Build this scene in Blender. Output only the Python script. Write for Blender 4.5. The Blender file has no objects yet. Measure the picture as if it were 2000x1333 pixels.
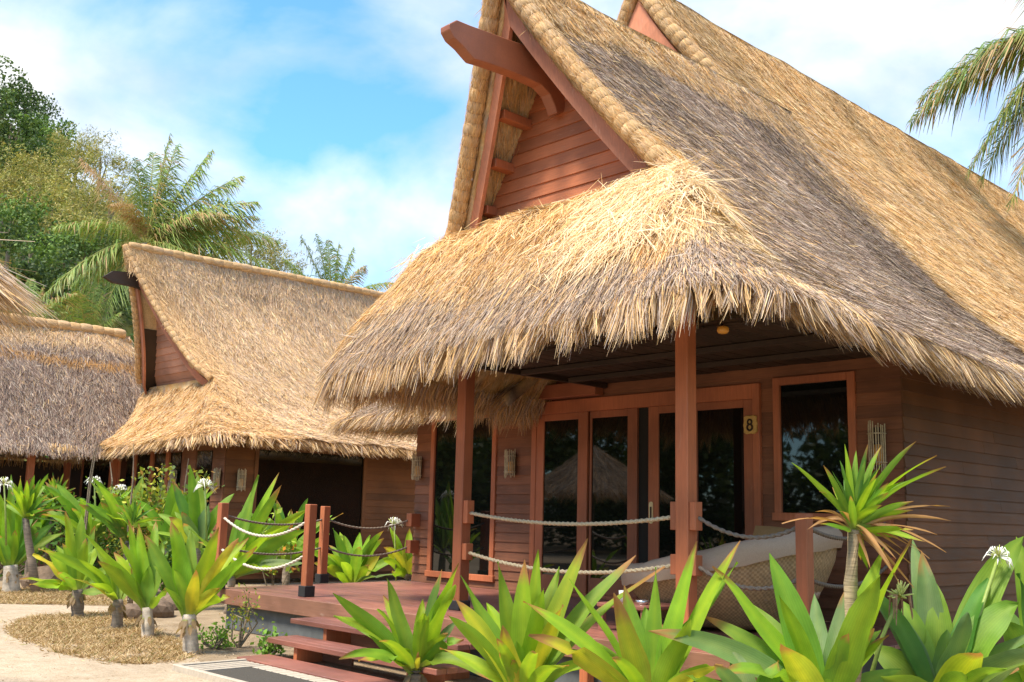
import bpy, bmesh, math, random
import numpy as np
from mathutils import Vector, Matrix
random.seed(7); rng = np.random.default_rng(11)
sc = bpy.context.scene
col = sc.collection
PI = math.pi

# ------------------------------------------------------------------ camera
# solved from the photograph's vanishing points: world x runs along the hut front, y away along its side, z up
PC = np.array([1000., 666.5]); VP1 = np.array([-950., 965.]); VP2 = np.array([3180., 1068.])
FPX = math.sqrt(-float((VP1-PC) @ (VP2-PC)))
_d1 = np.array([*(VP1-PC), FPX]); _d1 /= np.linalg.norm(_d1)
_d2 = np.array([*(VP2-PC), FPX]); _d2 /= np.linalg.norm(_d2)
RW = np.stack([-_d1, _d2, np.cross(-_d1, _d2)])
EYE = 1.45
CAM = np.array([0, 0, EYE])
def ray(p): return RW @ np.array([p[0]-PC[0], p[1]-PC[1], FPX])
def onz(p, z): r = ray(p); return CAM + (z-EYE)/r[2]*r
def ony(p, y): r = ray(p); return CAM + y/r[1]*r
def onx(p, x): r = ray(p); return CAM + x/r[0]*r
def atd(p, d): r = ray(p); return CAM + d/math.hypot(r[0], r[1])*r
def fdist(P): return math.hypot(P[0], P[1])

cam = bpy.data.cameras.new('camera'); cam.sensor_width = 36; cam.lens = 36*FPX/2000; cam.clip_start = .05; cam.clip_end = 2000
camo = bpy.data.objects.new('camera', cam); col.objects.link(camo)
M = Matrix(((RW[0][0], -RW[0][1], -RW[0][2], 0), (RW[1][0], -RW[1][1], -RW[1][2], 0), (RW[2][0], -RW[2][1], -RW[2][2], EYE), (0, 0, 0, 1)))
camo.matrix_world = M
sc.camera = camo

# ------------------------------------------------------------------ sky, sun, exposure
SUN_EL, SUN_AZ = math.radians(60), math.radians(184)      # azimuth clockwise from +y; sun stands behind the camera
SKY_STRENGTH, SUN_STRENGTH, EXPOSURE = .15, 2.9, 1.3
w = bpy.data.worlds.new('World'); sc.world = w; w.use_nodes = True
nt = w.node_tree; N = nt.nodes; L = nt.links; N.clear()
out = N.new('ShaderNodeOutputWorld'); bg = N.new('ShaderNodeBackground'); bg.inputs[1].default_value = SKY_STRENGTH
sky = N.new('ShaderNodeTexSky'); sky.sky_type = 'NISHITA'; sky.sun_disc = False; sky.sun_elevation = SUN_EL; sky.sun_rotation = SUN_AZ
sky.air_density = 1.0; sky.dust_density = .3; sky.ozone_density = .55
tc = N.new('ShaderNodeTexCoord'); sep = N.new('ShaderNodeSeparateXYZ'); L.new(tc.outputs['Generated'], sep.inputs[0])
add = N.new('ShaderNodeMath'); add.operation = 'ADD'; L.new(sep.outputs[2], add.inputs[0]); add.inputs[1].default_value = .35
mx = N.new('ShaderNodeMath'); mx.operation = 'MAXIMUM'; L.new(add.outputs[0], mx.inputs[0]); mx.inputs[1].default_value = .05
comb = N.new('ShaderNodeCombineXYZ')
for i in (0, 1):
    dv = N.new('ShaderNodeMath'); dv.operation = 'DIVIDE'; L.new(sep.outputs[i], dv.inputs[0]); L.new(mx.outputs[0], dv.inputs[1]); L.new(dv.outputs[0], comb.inputs[i])
mp = N.new('ShaderNodeMapping'); mp.inputs['Location'].default_value = (1.7, 2.1, 0); L.new(comb.outputs[0], mp.inputs[0])
nz = N.new('ShaderNodeTexNoise'); nz.inputs['Scale'].default_value = 2.3; nz.inputs['Detail'].default_value = 7; nz.inputs['Roughness'].default_value = .52; nz.inputs['Distortion'].default_value = .25
L.new(mp.outputs[0], nz.inputs['Vector'])
rp = N.new('ShaderNodeValToRGB'); rp.color_ramp.elements[0].position = .37; rp.color_ramp.elements[1].position = .64
L.new(nz.outputs[0], rp.inputs[0])
mix = N.new('ShaderNodeMix'); mix.data_type = 'RGBA'; L.new(rp.outputs[0], mix.inputs[0])
tint = N.new('ShaderNodeMix'); tint.data_type = 'RGBA'; tint.blend_type = 'MULTIPLY'; tint.inputs[0].default_value = 1; tint.inputs[7].default_value = (.48, .80, .97, 1); L.new(sky.outputs[0], tint.inputs[6]); L.new(tint.outputs[2], mix.inputs[6])
nz2 = N.new('ShaderNodeTexNoise'); nz2.inputs['Scale'].default_value = 5; nz2.inputs['Detail'].default_value = 6; L.new(mp.outputs[0], nz2.inputs['Vector'])
rp2 = N.new('ShaderNodeValToRGB'); rp2.color_ramp.elements[0].position = .3; rp2.color_ramp.elements[1].position = .65; rp2.color_ramp.elements[0].color = (2.5, 2.6, 2.75, 1); rp2.color_ramp.elements[1].color = (3.8, 3.75, 3.7, 1)
L.new(nz2.outputs[0], rp2.inputs[0]); L.new(rp2.outputs[0], mix.inputs[7])
L.new(mix.outputs[2], bg.inputs[0]); L.new(bg.outputs[0], out.inputs[0])
sun = bpy.data.lights.new('sun', 'SUN'); sun.energy = SUN_STRENGTH; sun.angle = math.radians(12); sun.color = (1, .90, .75)
suno = bpy.data.objects.new('sun', sun); col.objects.link(suno)
sd = Vector((math.sin(SUN_AZ)*math.cos(SUN_EL), math.cos(SUN_AZ)*math.cos(SUN_EL), math.sin(SUN_EL)))
suno.rotation_euler = sd.to_track_quat('Z', 'Y').to_euler(); suno.location = (0, 0, 40)
sc.cycles.use_denoising = True; sc.cycles.denoising_prefilter = 'NONE'
sc.view_settings.view_transform = 'Standard'; sc.view_settings.look = 'None'; sc.view_settings.exposure = EXPOSURE; sc.view_settings.gamma = 1

# ------------------------------------------------------------------ helpers
def tag(o, label=None, cat=None, group=None, kind=None, category=None):
    cat = cat or category
    if label: o['label'] = label
    if cat: o['category'] = cat
    if group: o['group'] = group
    if kind: o['kind'] = kind
    return o
def obj(name, me, mat=None, parent=None, **kw):
    o = bpy.data.objects.new(name, me); col.objects.link(o)
    if mat is not None and me is not None and not me.materials: me.materials.append(mat)
    if parent is not None: o.parent = parent
    return tag(o, **kw)
def empty(name, loc=(0, 0, 0), **kw):
    o = bpy.data.objects.new(name, None); col.objects.link(o); o.location = loc; o.empty_display_size = .2
    return tag(o, **kw)
def put(o, parent):           # parent a mesh whose vertices are in world space under an Empty that is not at the origin
    o.parent = parent; o.matrix_parent_inverse = Matrix.Translation(parent.location).inverted(); return o
def npmesh(name, V, F, C=None, smooth=False, alpha=None):
    V = np.asarray(V, np.float32); F = np.asarray(F, np.int32); k = F.shape[1]
    me = bpy.data.meshes.new(name); me.vertices.add(len(V)); me.vertices.foreach_set('co', V.ravel())
    me.loops.add(F.size); me.loops.foreach_set('vertex_index', F.ravel())
    me.polygons.add(len(F)); me.polygons.foreach_set('loop_start', np.arange(0, F.size, k, dtype=np.int32))
    if smooth: me.polygons.foreach_set('use_smooth', np.ones(len(F), bool))
    if C is not None:
        a = me.attributes.new('Col', 'FLOAT_COLOR', 'POINT'); c4 = np.ones((len(V), 4), np.float32); c4[:, :3] = C
        if alpha is not None: c4[:, 3] = alpha
        a.data.foreach_set('color', c4.ravel())
    me.update(calc_edges=True); return me
class MB:
    def __init__(s): s.v = []; s.f = []
    def add(s, v, f):
        n = len(s.v); s.v += [tuple(map(float, p)) for p in v]; s.f += [tuple(i+n for i in q) for q in f]; return s
    def box(s, x0, x1, y0, y1, z0, z1):
        return s.add([(x, y, z) for z in (z0, z1) for y in (y0, y1) for x in (x0, x1)],
                     [(0, 2, 3, 1), (4, 5, 7, 6), (0, 1, 5, 4), (2, 6, 7, 3), (0, 4, 6, 2), (1, 3, 7, 5)])
    def prism(s, poly, axis, a, b):       # polygon in the two other axes, extruded from a to b
        n = len(poly); v = []
        for h in (a, b):
            for p in poly: v.append({'x': (h, p[0], p[1]), 'y': (p[0], h, p[1]), 'z': (p[0], p[1], h)}[axis])
        return s.add(v, [tuple(range(n))[::-1], tuple(range(n, 2*n))] + [(i, (i+1) % n, n+(i+1) % n, n+i) for i in range(n)])
    def tube(s, pts, r, n=8, cap=True):
        pts = [np.array(p, float) for p in pts]; rs = r if hasattr(r, '__len__') else [r]*len(pts); v = []
        for i, p in enumerate(pts):
            t = pts[min(i+1, len(pts)-1)] - pts[max(i-1, 0)]; t /= np.linalg.norm(t)+1e-9
            a = np.cross(t, (0, 0, 1.)); a = np.cross(t, (0, 1., 0)) if np.linalg.norm(a) < .05 else a
            a /= np.linalg.norm(a); b = np.cross(t, a)
            for k in range(n): v.append(p + rs[i]*(math.cos(2*PI*k/n)*a + math.sin(2*PI*k/n)*b))
        f = [(i*n+k, i*n+(k+1) % n, (i+1)*n+(k+1) % n, (i+1)*n+k) for i in range(len(pts)-1) for k in range(n)]
        if cap: f += [tuple(range(n))[::-1], tuple(range((len(pts)-1)*n, len(pts)*n))]
        return s.add(v, f)
    def lathe(s, prof, c=(0, 0, 0), n=20, sx=1, sy=1):
        v = [(c[0]+sx*r*math.cos(2*PI*k/n), c[1]+sy*r*math.sin(2*PI*k/n), c[2]+z) for r, z in prof for k in range(n)]
        m = len(prof)
        f = [(i*n+k, i*n+(k+1) % n, (i+1)*n+(k+1) % n, (i+1)*n+k) for i in range(m-1) for k in range(n)]
        f += [tuple(range(n))[::-1], tuple(range((m-1)*n, m*n))]
        return s.add(v, f)
    def mesh(s, name='mesh', bevel=0, smooth=False):
        me = bpy.data.meshes.new(name); me.from_pydata(s.v, [], s.f)
        if bevel:
            bm = bmesh.new(); bm.from_mesh(me); bmesh.ops.recalc_face_normals(bm, faces=bm.faces)
            es = [e for e in bm.edges if len(e.link_faces) == 2 and e.calc_face_angle(0) > .6]
            bmesh.ops.bevel(bm, geom=es, offset=bevel, segments=1, affect='EDGES', profile=.5); bm.to_mesh(me); bm.free()
        if smooth: me.polygons.foreach_set('use_smooth', [True]*len(me.polygons))
        me.update(); return me
def wob(p, k, seed=0):        # cheap smooth noise in -1..1 for (n,3) points
    g = np.random.default_rng(seed); s = np.zeros(len(p))
    for i in range(7):
        d = g.normal(size=3); d /= np.linalg.norm(d); s += np.sin(p @ d*k*g.uniform(.6, 1.7) + g.uniform(0, 7))
    return s/3.2
def sstep(a, b, x): t = np.clip((x-a)/(b-a), 0, 1); return t*t*(3-2*t)
def lerp(a, b, t): return np.asarray(a)*(1-t) + np.asarray(b)*t

# ------------------------------------------------------------------ materials
def newmat(name):
    m = bpy.data.materials.new(name); m.use_nodes = True; nt = m.node_tree
    return m, nt.nodes, nt.links, nt.nodes['Principled BSDF']
def noise(N, L, vec, scale, detail=4, rough=.5, stretch=None):
    if stretch:
        mp = N.new('ShaderNodeMapping'); mp.inputs['Scale'].default_value = stretch; L.new(vec, mp.inputs[0]); vec = mp.outputs[0]
    n = N.new('ShaderNodeTexNoise'); n.inputs['Scale'].default_value = scale; n.inputs['Detail'].default_value = detail; n.inputs['Roughness'].default_value = rough
    L.new(vec, n.inputs['Vector']); return n.outputs[0]
def ramp(N, L, fac, stops):
    r = N.new('ShaderNodeValToRGB'); e = r.color_ramp.elements
    while len(e) < len(stops): e.new(.5)
    for q, (p, c) in zip(e, stops): q.position = p; q.color = (*c, 1)
    L.new(fac, r.inputs[0]); return r.outputs[0]
def mixc(N, L, a, b, fac, mode='MIX'):
    m = N.new('ShaderNodeMix'); m.data_type = 'RGBA'; m.blend_type = mode
    for s, v in ((6, a), (7, b)):
        if isinstance(v, tuple): m.inputs[s].default_value = (*v, 1)
        else: L.new(v, m.inputs[s])
    if isinstance(fac, (int, float)): m.inputs[0].default_value = fac
    else: L.new(fac, m.inputs[0])
    return m.outputs[2]
def bump(N, L, b, h, strength=.3, dist=.01):
    bp = N.new('ShaderNodeBump'); bp.inputs['Strength'].default_value = strength; bp.inputs['Distance'].default_value = dist
    L.new(h, bp.inputs['Height']); L.new(bp.outputs[0], b.inputs['Normal'])
def wood(name, c, axis='x', rough=.55, vary=.25, wear=None, spec=.4):
    m, N, L, b = newmat(name)
    g = N.new('ShaderNodeNewGeometry').outputs['Position']
    st = {'x': (.9, 14, 14), 'y': (14, .9, 14), 'z': (14, 14, .9)}[axis]
    gr = noise(N, L, g, 4, 6, .62, st); bl = noise(N, L, g, 1.3, 3)
    oi = N.new('ShaderNodeObjectInfo').outputs['Random']
    dk = tuple(x*(1-vary) for x in c); lt = tuple(min(1, x*(1+vary)) for x in c)
    c1 = ramp(N, L, gr, [(.3, dk), (.7, lt)])
    c2 = mixc(N, L, c1, ramp(N, L, bl, [(.35, (.72, .72, .72)), (.65, (1.12, 1.1, 1.08))]), 1, 'MULTIPLY')
    c3 = mixc(N, L, c2, ramp(N, L, oi, [(0, (.74, .75, .77)), (1, (1.15, 1.13, 1.08))]), 1, 'MULTIPLY')
    if wear:
        wn = noise(N, L, g, 9, 8, .75, {'x': (.5, 2, 2), 'y': (2, .5, 2), 'z': (2, 2, .5)}[axis])
        c3 = mixc(N, L, c3, wear, ramp(N, L, wn, [(.6, (0, 0, 0)), (.72, (.7, .7, .7))]))
    L.new(c3, b.inputs['Base Color'])
    L.new(ramp(N, L, gr, [(.2, (rough-.1,)*3), (.8, (rough+.15,)*3)]), b.inputs['Roughness']); b.inputs['Specular IOR Level'].default_value = spec
    bump(N, L, b, gr, .25, .004); return m
def plain(name, c, rough=.6, nscale=12, vary=.2, bmp=.2, spec=.4, metal=0):
    m, N, L, b = newmat(name); g = N.new('ShaderNodeNewGeometry').outputs['Position']
    n = noise(N, L, g, nscale, 6, .6)
    L.new(ramp(N, L, n, [(.3, tuple(x*(1-vary) for x in c)), (.7, tuple(min(1, x*(1+vary)) for x in c))]), b.inputs['Base Color'])
    b.inputs['Roughness'].default_value = rough; b.inputs['Specular IOR Level'].default_value = spec; b.inputs['Metallic'].default_value = metal
    if bmp: bump(N, L, b, n, bmp, .005)
    return m
def attrmat(name, rough=.7, trans=0, spec=.3, nscale=0, veins=False):
    m, N, L, b = newmat(name); a = N.new('ShaderNodeAttribute'); a.attribute_name = 'Col'; c = a.outputs['Color']
    g = N.new('ShaderNodeNewGeometry').outputs['Position']
    if nscale:
        n = noise(N, L, g, nscale, 4); c = mixc(N, L, c, ramp(N, L, n, [(.3, (.78, .8, .75)), (.7, (1.15, 1.12, 1.1))]), 1, 'MULTIPLY')
    if veins:
        mu = N.new('ShaderNodeMath'); mu.operation = 'MULTIPLY'; mu.inputs[1].default_value = 75; L.new(a.outputs['Alpha'], mu.inputs[0]); si = N.new('ShaderNodeMath'); si.operation = 'SINE'; L.new(mu.outputs[0], si.inputs[0])
        c = mixc(N, L, c, ramp(N, L, si.outputs[0], [(0, (.94, .95, .93)), (1, (1.04, 1.03, 1.02))]), 1, 'MULTIPLY'); bump(N, L, b, si.outputs[0], .14, .003)
        sp = noise(N, L, g, 9, 5, .7); c = mixc(N, L, c, (.40, .26, .08), ramp(N, L, sp, [(.70, (0, 0, 0)), (.76, (.75, .75, .75))]))
    L.new(c, b.inputs['Base Color']); b.inputs['Roughness'].default_value = rough; b.inputs['Specular IOR Level'].default_value = spec
    if trans:
        t = N.new('ShaderNodeBsdfTranslucent'); L.new(mixc(N, L, c, (1.5, 1.5, .8), 1, 'MULTIPLY'), t.inputs[0])
        ms = N.new('ShaderNodeMixShader'); ms.inputs[0].default_value = trans
        L.new(b.outputs[0], ms.inputs[1]); L.new(t.outputs[0], ms.inputs[2]); L.new(ms.outputs[0], N['Material Output'].inputs[0])
    return m
STRAW = attrmat('straw', .75, .12, .25)
THATCH = attrmat('thatch_base', .9, 0, .1, 30)
LEAF = attrmat('broad_leaf', .52, .42, .3, 5, True)
FROND = attrmat('palm_leaflet', .5, .2, .4)
FOLI = attrmat('foliage', .6, .2, .25)
GABLE = wood('red_brown_gable_paint', (.50, .165, .07), 'x', .6, .14, (.50, .26, .17))
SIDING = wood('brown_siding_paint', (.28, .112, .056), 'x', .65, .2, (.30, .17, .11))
SIDING_Y = wood('brown_siding_paint_shaded', (.17, .072, .028), 'y', .6, .14)  # siding paint darkened: the shade on the side walls is put into the colour
TRIM = wood('red_brown_trim_paint', (.46, .148, .066), 'z', .5, .13, (.46, .22, .13))
TRIM_X = wood('red_brown_trim_paint_x', (.43, .145, .07), 'x', .45, .1)
BARGE = wood('bargeboard_paint', (.50, .20, .115), 'z', .65, .15, (.52, .28, .2))
DECK = wood('deck_stain', (.28, .112, .085), 'x', .36, .2, (.42, .27, .22), .5)
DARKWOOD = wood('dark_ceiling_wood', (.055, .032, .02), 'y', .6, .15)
FASCIA = wood('deck_fascia', (.30, .145, .095), 'x', .55, .15, (.38, .25, .2))
FOUND = plain('grey_foundation_paint', (.105, .115, .12), .75, 6, .25)
BLACK = plain('black_post_shoe', (.022, .023, .025), .6, 20, .2)
ROPE = plain('pale_rope', (.55, .45, .29), .85, 60, .3, .6)
ROPE_W = plain('white_rope', (.58, .52, .43), .85, 60, .15, .5)
ROPE_G = plain('weathered_grey_rope', (.20, .16, .125), .85, 60, .25, .5)
BAMBOO = plain('dry_bamboo', (.50, .40, .24), .55, 25, .35, .2)
WIRE = plain('dark_wire', (.07, .055, .04), .5, 10, .1, 0)
AMBER = plain('amber_glass', (.75, .36, .06), .25, 10, .1, 0, .6)
CUSHION = plain('beige_cushion_cloth', (.46, .345, .25), .9, 90, .08, .25, .15)
PILLOW = plain('tan_pillow_cloth', (.36, .21, .085), .9, 80, .12, .25, .15)
SIGNW = plain('yellow_carved_wood', (.62, .38, .11), .6, 30, .15)
BURNT = plain('burnt_wood', (.05, .025, .012), .7, 20, .1)
BRASS = plain('brass', (.70, .58, .34), .35, 20, .1, 0, .5, .6)
MATT = plain('dark_doormat', (.085, .078, .068), .95, 220, .45, .9, .1)
PALE = plain('pale_slat', (.46, .40, .32), .7, 25, .15)
GREYRED = plain('stone_block', (.17, .12, .085), .85, 14, .35, .6, .2)
WHITE = plain('white_ceramic', (.8, .8, .78), .3, 10, .03, 0)
STEEL = plain('steel', (.6, .6, .6), .25, 10, .1, 0, .5, .9)
PETAL = plain('white_petal', (.85, .85, .78), .5, 20, .05, 0, .3)
BUD = plain('yellow_green_bud', (.50, .55, .16), .5, 20, .2, 0)
STALK = plain('flower_stalk', (.24, .32, .07), .5, 20, .2, 0)
BRACT = plain('withered_bract', (.32, .19, .11), .8, 30, .35, 0)
GAP_SHADE = plain('painted_gap_shade', (.02, .018, .015), .9, 5, .1, 0)
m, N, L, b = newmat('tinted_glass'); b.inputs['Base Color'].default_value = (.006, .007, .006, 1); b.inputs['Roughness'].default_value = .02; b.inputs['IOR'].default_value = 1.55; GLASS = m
def wicker():
    m, N, L, b = newmat('woven_wicker'); tcn = N.new('ShaderNodeTexCoord').outputs['UV']
    wv = N.new('ShaderNodeTexChecker'); mp = N.new('ShaderNodeMapping'); mp.inputs['Scale'].default_value = (1, 1, 1); L.new(tcn, mp.inputs[0]); L.new(mp.outputs[0], wv.inputs['Vector']); wv.inputs['Scale'].default_value = 1
    n = noise(N, L, N.new('ShaderNodeNewGeometry').outputs['Position'], 25, 4)
    c = mixc(N, L, (.50, .36, .20), (.36, .24, .12), wv.outputs['Fac'])
    L.new(mixc(N, L, c, ramp(N, L, n, [(.3, (.75, .75, .75)), (.7, (1.15, 1.1, 1.05))]), 1, 'MULTIPLY'), b.inputs['Base Color']); b.inputs['Roughness'].default_value = .5
    bump(N, L, b, wv.outputs['Fac'], .5, .006); return m
WICKER = wicker()
def sandmat(name, a, bc, scale=3, footprints=.5):
    m, N, L, b = newmat(name); g = N.new('ShaderNodeNewGeometry').outputs['Position']
    n1 = noise(N, L, g, scale, 5, .6); n2 = noise(N, L, g, 60, 4, .7); n3 = noise(N, L, g, .5, 3)
    c = ramp(N, L, n1, [(.3, a), (.7, bc)])
    c = mixc(N, L, c, ramp(N, L, n2, [(.25, (.7, .68, .66)), (.6, (1.06, 1.05, 1.04))]), 1, 'MULTIPLY')
    c = mixc(N, L, c, ramp(N, L, n3, [(.3, (.85, .85, .85)), (.7, (1.08, 1.08, 1.08))]), 1, 'MULTIPLY')
    L.new(c, b.inputs['Base Color']); b.inputs['Roughness'].default_value = .95; b.inputs['Specular IOR Level'].default_value = .1
    ad = N.new('ShaderNodeMath'); ad.operation = 'ADD'; L.new(n1, ad.inputs[0])
    ml = N.new('ShaderNodeMath'); ml.operation = 'MULTIPLY'; ml.inputs[1].default_value = .25; L.new(n2, ml.inputs[0]); L.new(ml.outputs[0], ad.inputs[1])
    bump(N, L, b, ad.outputs[0], footprints, .05); return m
SAND = sandmat('bed_sand', (.27, .20, .13), (.41, .32, .22), 3, .8)
PATH = sandmat('path_sand', (.43, .34, .24), (.54, .445, .335), 5, .8)
HILLM = plain('hill_undergrowth', (.11, .12, .04), .95, .6, .5, .4, .05)
def barkmat(name, c, zs=14):
    m, N, L, b = newmat(name); g = N.new('ShaderNodeNewGeometry').outputs['Position']
    n = noise(N, L, g, 3, 5, .6, (2, 2, zs)); n2 = noise(N, L, g, 5, 4)
    cc = ramp(N, L, n, [(.32, tuple(x*.5 for x in c)), (.6, c)]); L.new(mixc(N, L, cc, ramp(N, L, n2, [(.4, (.8, .8, .8)), (.65, (1.15, 1.12, 1.1))]), 1, 'MULTIPLY'), b.inputs['Base Color'])
    b.inputs['Roughness'].default_value = .85; bump(N, L, b, n, .7, .01); return m
BARK = barkmat('grey_bark', (.30, .24, .18)); BARK_W = barkmat('pale_stem', (.62, .54, .43), 4); BARK_R = barkmat('ringed_stem', (.50, .38, .22), 30); BARK_D = barkmat('dark_stem', (.24, .19, .13), 20)

# ------------------------------------------------------------------ ground
sz = 400
obj('ground', MB().add([(-sz, -sz, 0), (sz, -sz, 0), (sz, sz, 0), (-sz, sz, 0)], [(0, 1, 2, 3)]).mesh(), SAND, kind='structure', label='pale brown sandy ground around the huts')
def flat(name, pts, z, mat, **kw): return obj(name, MB().add([(p[0], p[1], z) for p in pts], [tuple(range(len(pts)))]).mesh(), mat, **kw)
def gp(*ps): return [onz(p, 0)[:2] for p in ps]
def smoothloop(pts, it=3):
    pts = [np.array(p, float) for p in pts]
    for _ in range(it):
        q = []
        for a, b in zip(pts, pts[1:]+pts[:1]): q += [a*.75+b*.25, a*.25+b*.75]
        pts = q
    return pts
patch_a = smoothloop(gp((0, 1230), (55, 1206), (148, 1200), (262, 1195), (275, 1222), (362, 1255), (395, 1284), (302, 1304), (165, 1290), (55, 1262)), 2)
patch_b = gp((-300, 1150), (0, 1150), (205, 1152), (252, 1163), (246, 1184), (0, 1180), (-300, 1182))
path_pts = [(-45, 9.0)] + gp((-300, 1184), (0, 1181), (150, 1184), (246, 1186), (300, 1192), (275, 1222), (360, 1262), (440, 1345)) + [(-4, 2.2), (-2, -14), (-30, -16), (-60, -5)]
flat('path', path_pts, .006, PATH, kind='structure', label='pale sand footpath curving past the planting')
# ------------------------------------------------------------------ roofs of thatch
def bez(C, E, t): t = np.asarray(t)[:, None]; return 2*t*(1-t)*np.asarray(C) + t*t*np.asarray(E)
def grid_normals(G):
    du = np.gradient(G, axis=0); dv = np.gradient(G, axis=1); n = np.cross(du, dv); n /= np.linalg.norm(n, axis=2, keepdims=True)+1e-9
    return n
def up_fix(G):               # make normals point outward/up
    n = grid_normals(G); h = (G[:, -1]-G[:, 0])*np.array([1, 1, 0]); h /= np.linalg.norm(h, axis=1, keepdims=True)+1e-9
    return -n if (n[..., 2]+(n*h[:, None]).sum(2)).mean() < 0 else n
def thatch_shell(name, G, colfn, parent, thick=.2, lump=.035):
    nu, nv = G.shape[:2]; n = up_fix(G); P = G.reshape(-1, 3); d = (wob(P, 2.2, 3)*lump + wob(P, 6, 5)*lump*.5).reshape(nu, nv, 1)
    hd = np.linalg.norm((G-G[:, :1])[..., :2], axis=2, keepdims=True); hn = np.maximum(np.linalg.norm(n[..., :2], axis=2, keepdims=True), .15); th = np.minimum(thick, .7*hd/hn)
    top = G + n*d - n*np.minimum(.03, th); bot = G - n*th
    V = np.concatenate([top.reshape(-1, 3), bot.reshape(-1, 3)]); idx = np.arange(nu*nv).reshape(nu, nv); o = nu*nv
    q = lambda I: np.stack([I[:-1, :-1], I[1:, :-1], I[1:, 1:], I[:-1, 1:]], -1).reshape(-1, 4)
    F = [q(idx), q(idx)[:, ::-1]+o]
    for e in (idx[:, -1], idx[:, 0], idx[0], idx[-1]): F.append(np.stack([e[:-1], e[1:], e[1:]+o, e[:-1]+o], -1))
    C = colfn(V, rng.uniform(0, 1, len(V)))*.8
    return put(obj(name, npmesh(name, V, np.concatenate(F), C, True), THATCH), parent)
def sample(G, dens):
    nu, nv = G.shape[:2]; a = G[:-1, :-1]; b = G[1:, :-1]; c = G[:-1, 1:]; dd = G[1:, 1:]
    area = (np.linalg.norm(np.cross(b-a, c-a), axis=2) + np.linalg.norm(np.cross(b-dd, c-dd), axis=2)).ravel()/2
    n = int(area.sum()*dens); cell = rng.choice(len(area), n, p=area/area.sum()); i, j = cell//(nv-1), cell % (nv-1)
    u, v = rng.uniform(0, 1, (2, n, 1))
    bil = lambda A: (A[i, j]*(1-u)*(1-v) + A[i+1, j]*u*(1-v) + A[i, j+1]*(1-u)*v + A[i+1, j+1]*u*v)
    nrm = bil(up_fix(G)); dv = bil(np.gradient(G, axis=1)); dv /= np.linalg.norm(dv, axis=1, keepdims=True)+1e-9
    return bil(G), dv, nrm/np.linalg.norm(nrm, axis=1, keepdims=True)
def blades(P, D, Nn, Ln, W, lift, roll):
    S = np.cross(D, Nn); S /= np.linalg.norm(S, axis=1, keepdims=True)+1e-9
    S = S*np.cos(roll)[:, None] + Nn*np.sin(roll)[:, None]
    e = P + D*Ln[:, None] + Nn*lift[:, None]; Wc = W[:, None]
    V = np.stack([P-S*Wc/2, P+S*Wc/2, e+S*Wc*.18, e-S*Wc*.18], 1).reshape(-1, 3)
    return V
def straw(name, G, colfn, parent, dens=1500, length=(.10, .30), width=(.004, .0095), jit=.2, lift=(.0, .04), wild=.03, mat=None, flip=False, lump=.035):
    P, D, n = sample(G, dens); k = len(P)
    if flip: n = -n
    lumps = (wob(P, 2.2, 3)*lump + wob(P, 6, 5)*lump*.5)[:, None]
    P = P + n*(lumps if not flip else 0) - n*rng.uniform(.0, .03, (k, 1))
    S = np.cross(D, n); a = rng.normal(0, jit, (k, 1)); wl = rng.uniform(0, 1, (k, 1)) < wild; a = np.where(wl, rng.normal(0, .8, (k, 1)), a)
    swirl = (wob(P, 1.1, 9)*.12)[:, None]; D2 = D*np.cos(a+swirl) + S*np.sin(a+swirl)
    Ln = rng.uniform(*length, k); W = rng.uniform(*width, k); lf = rng.uniform(*lift, k) + np.where(wl[:, 0], rng.uniform(0, .06, k), 0)
    big = rng.uniform(0, 1, k) < .03; W = np.where(big, W*1.6, W); lf = np.where(big, lf+rng.uniform(.01, .035, k), lf); cb = colfn(P, rng.uniform(0, 1, k))*np.where(big, rng.uniform(.6, 1.25, k), rng.uniform(.84, 1.16, k))[:, None]
    V = blades(P, D2, n, Ln, W, lf, rng.normal(0, .5, k))
    C = np.repeat(np.clip(cb, 0, .9), 4, axis=0)
    F = np.arange(4*k).reshape(k, 4)
    return put(obj(name, npmesh(name, V, F, C), mat or STRAW, kind='stuff'), parent)
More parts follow.
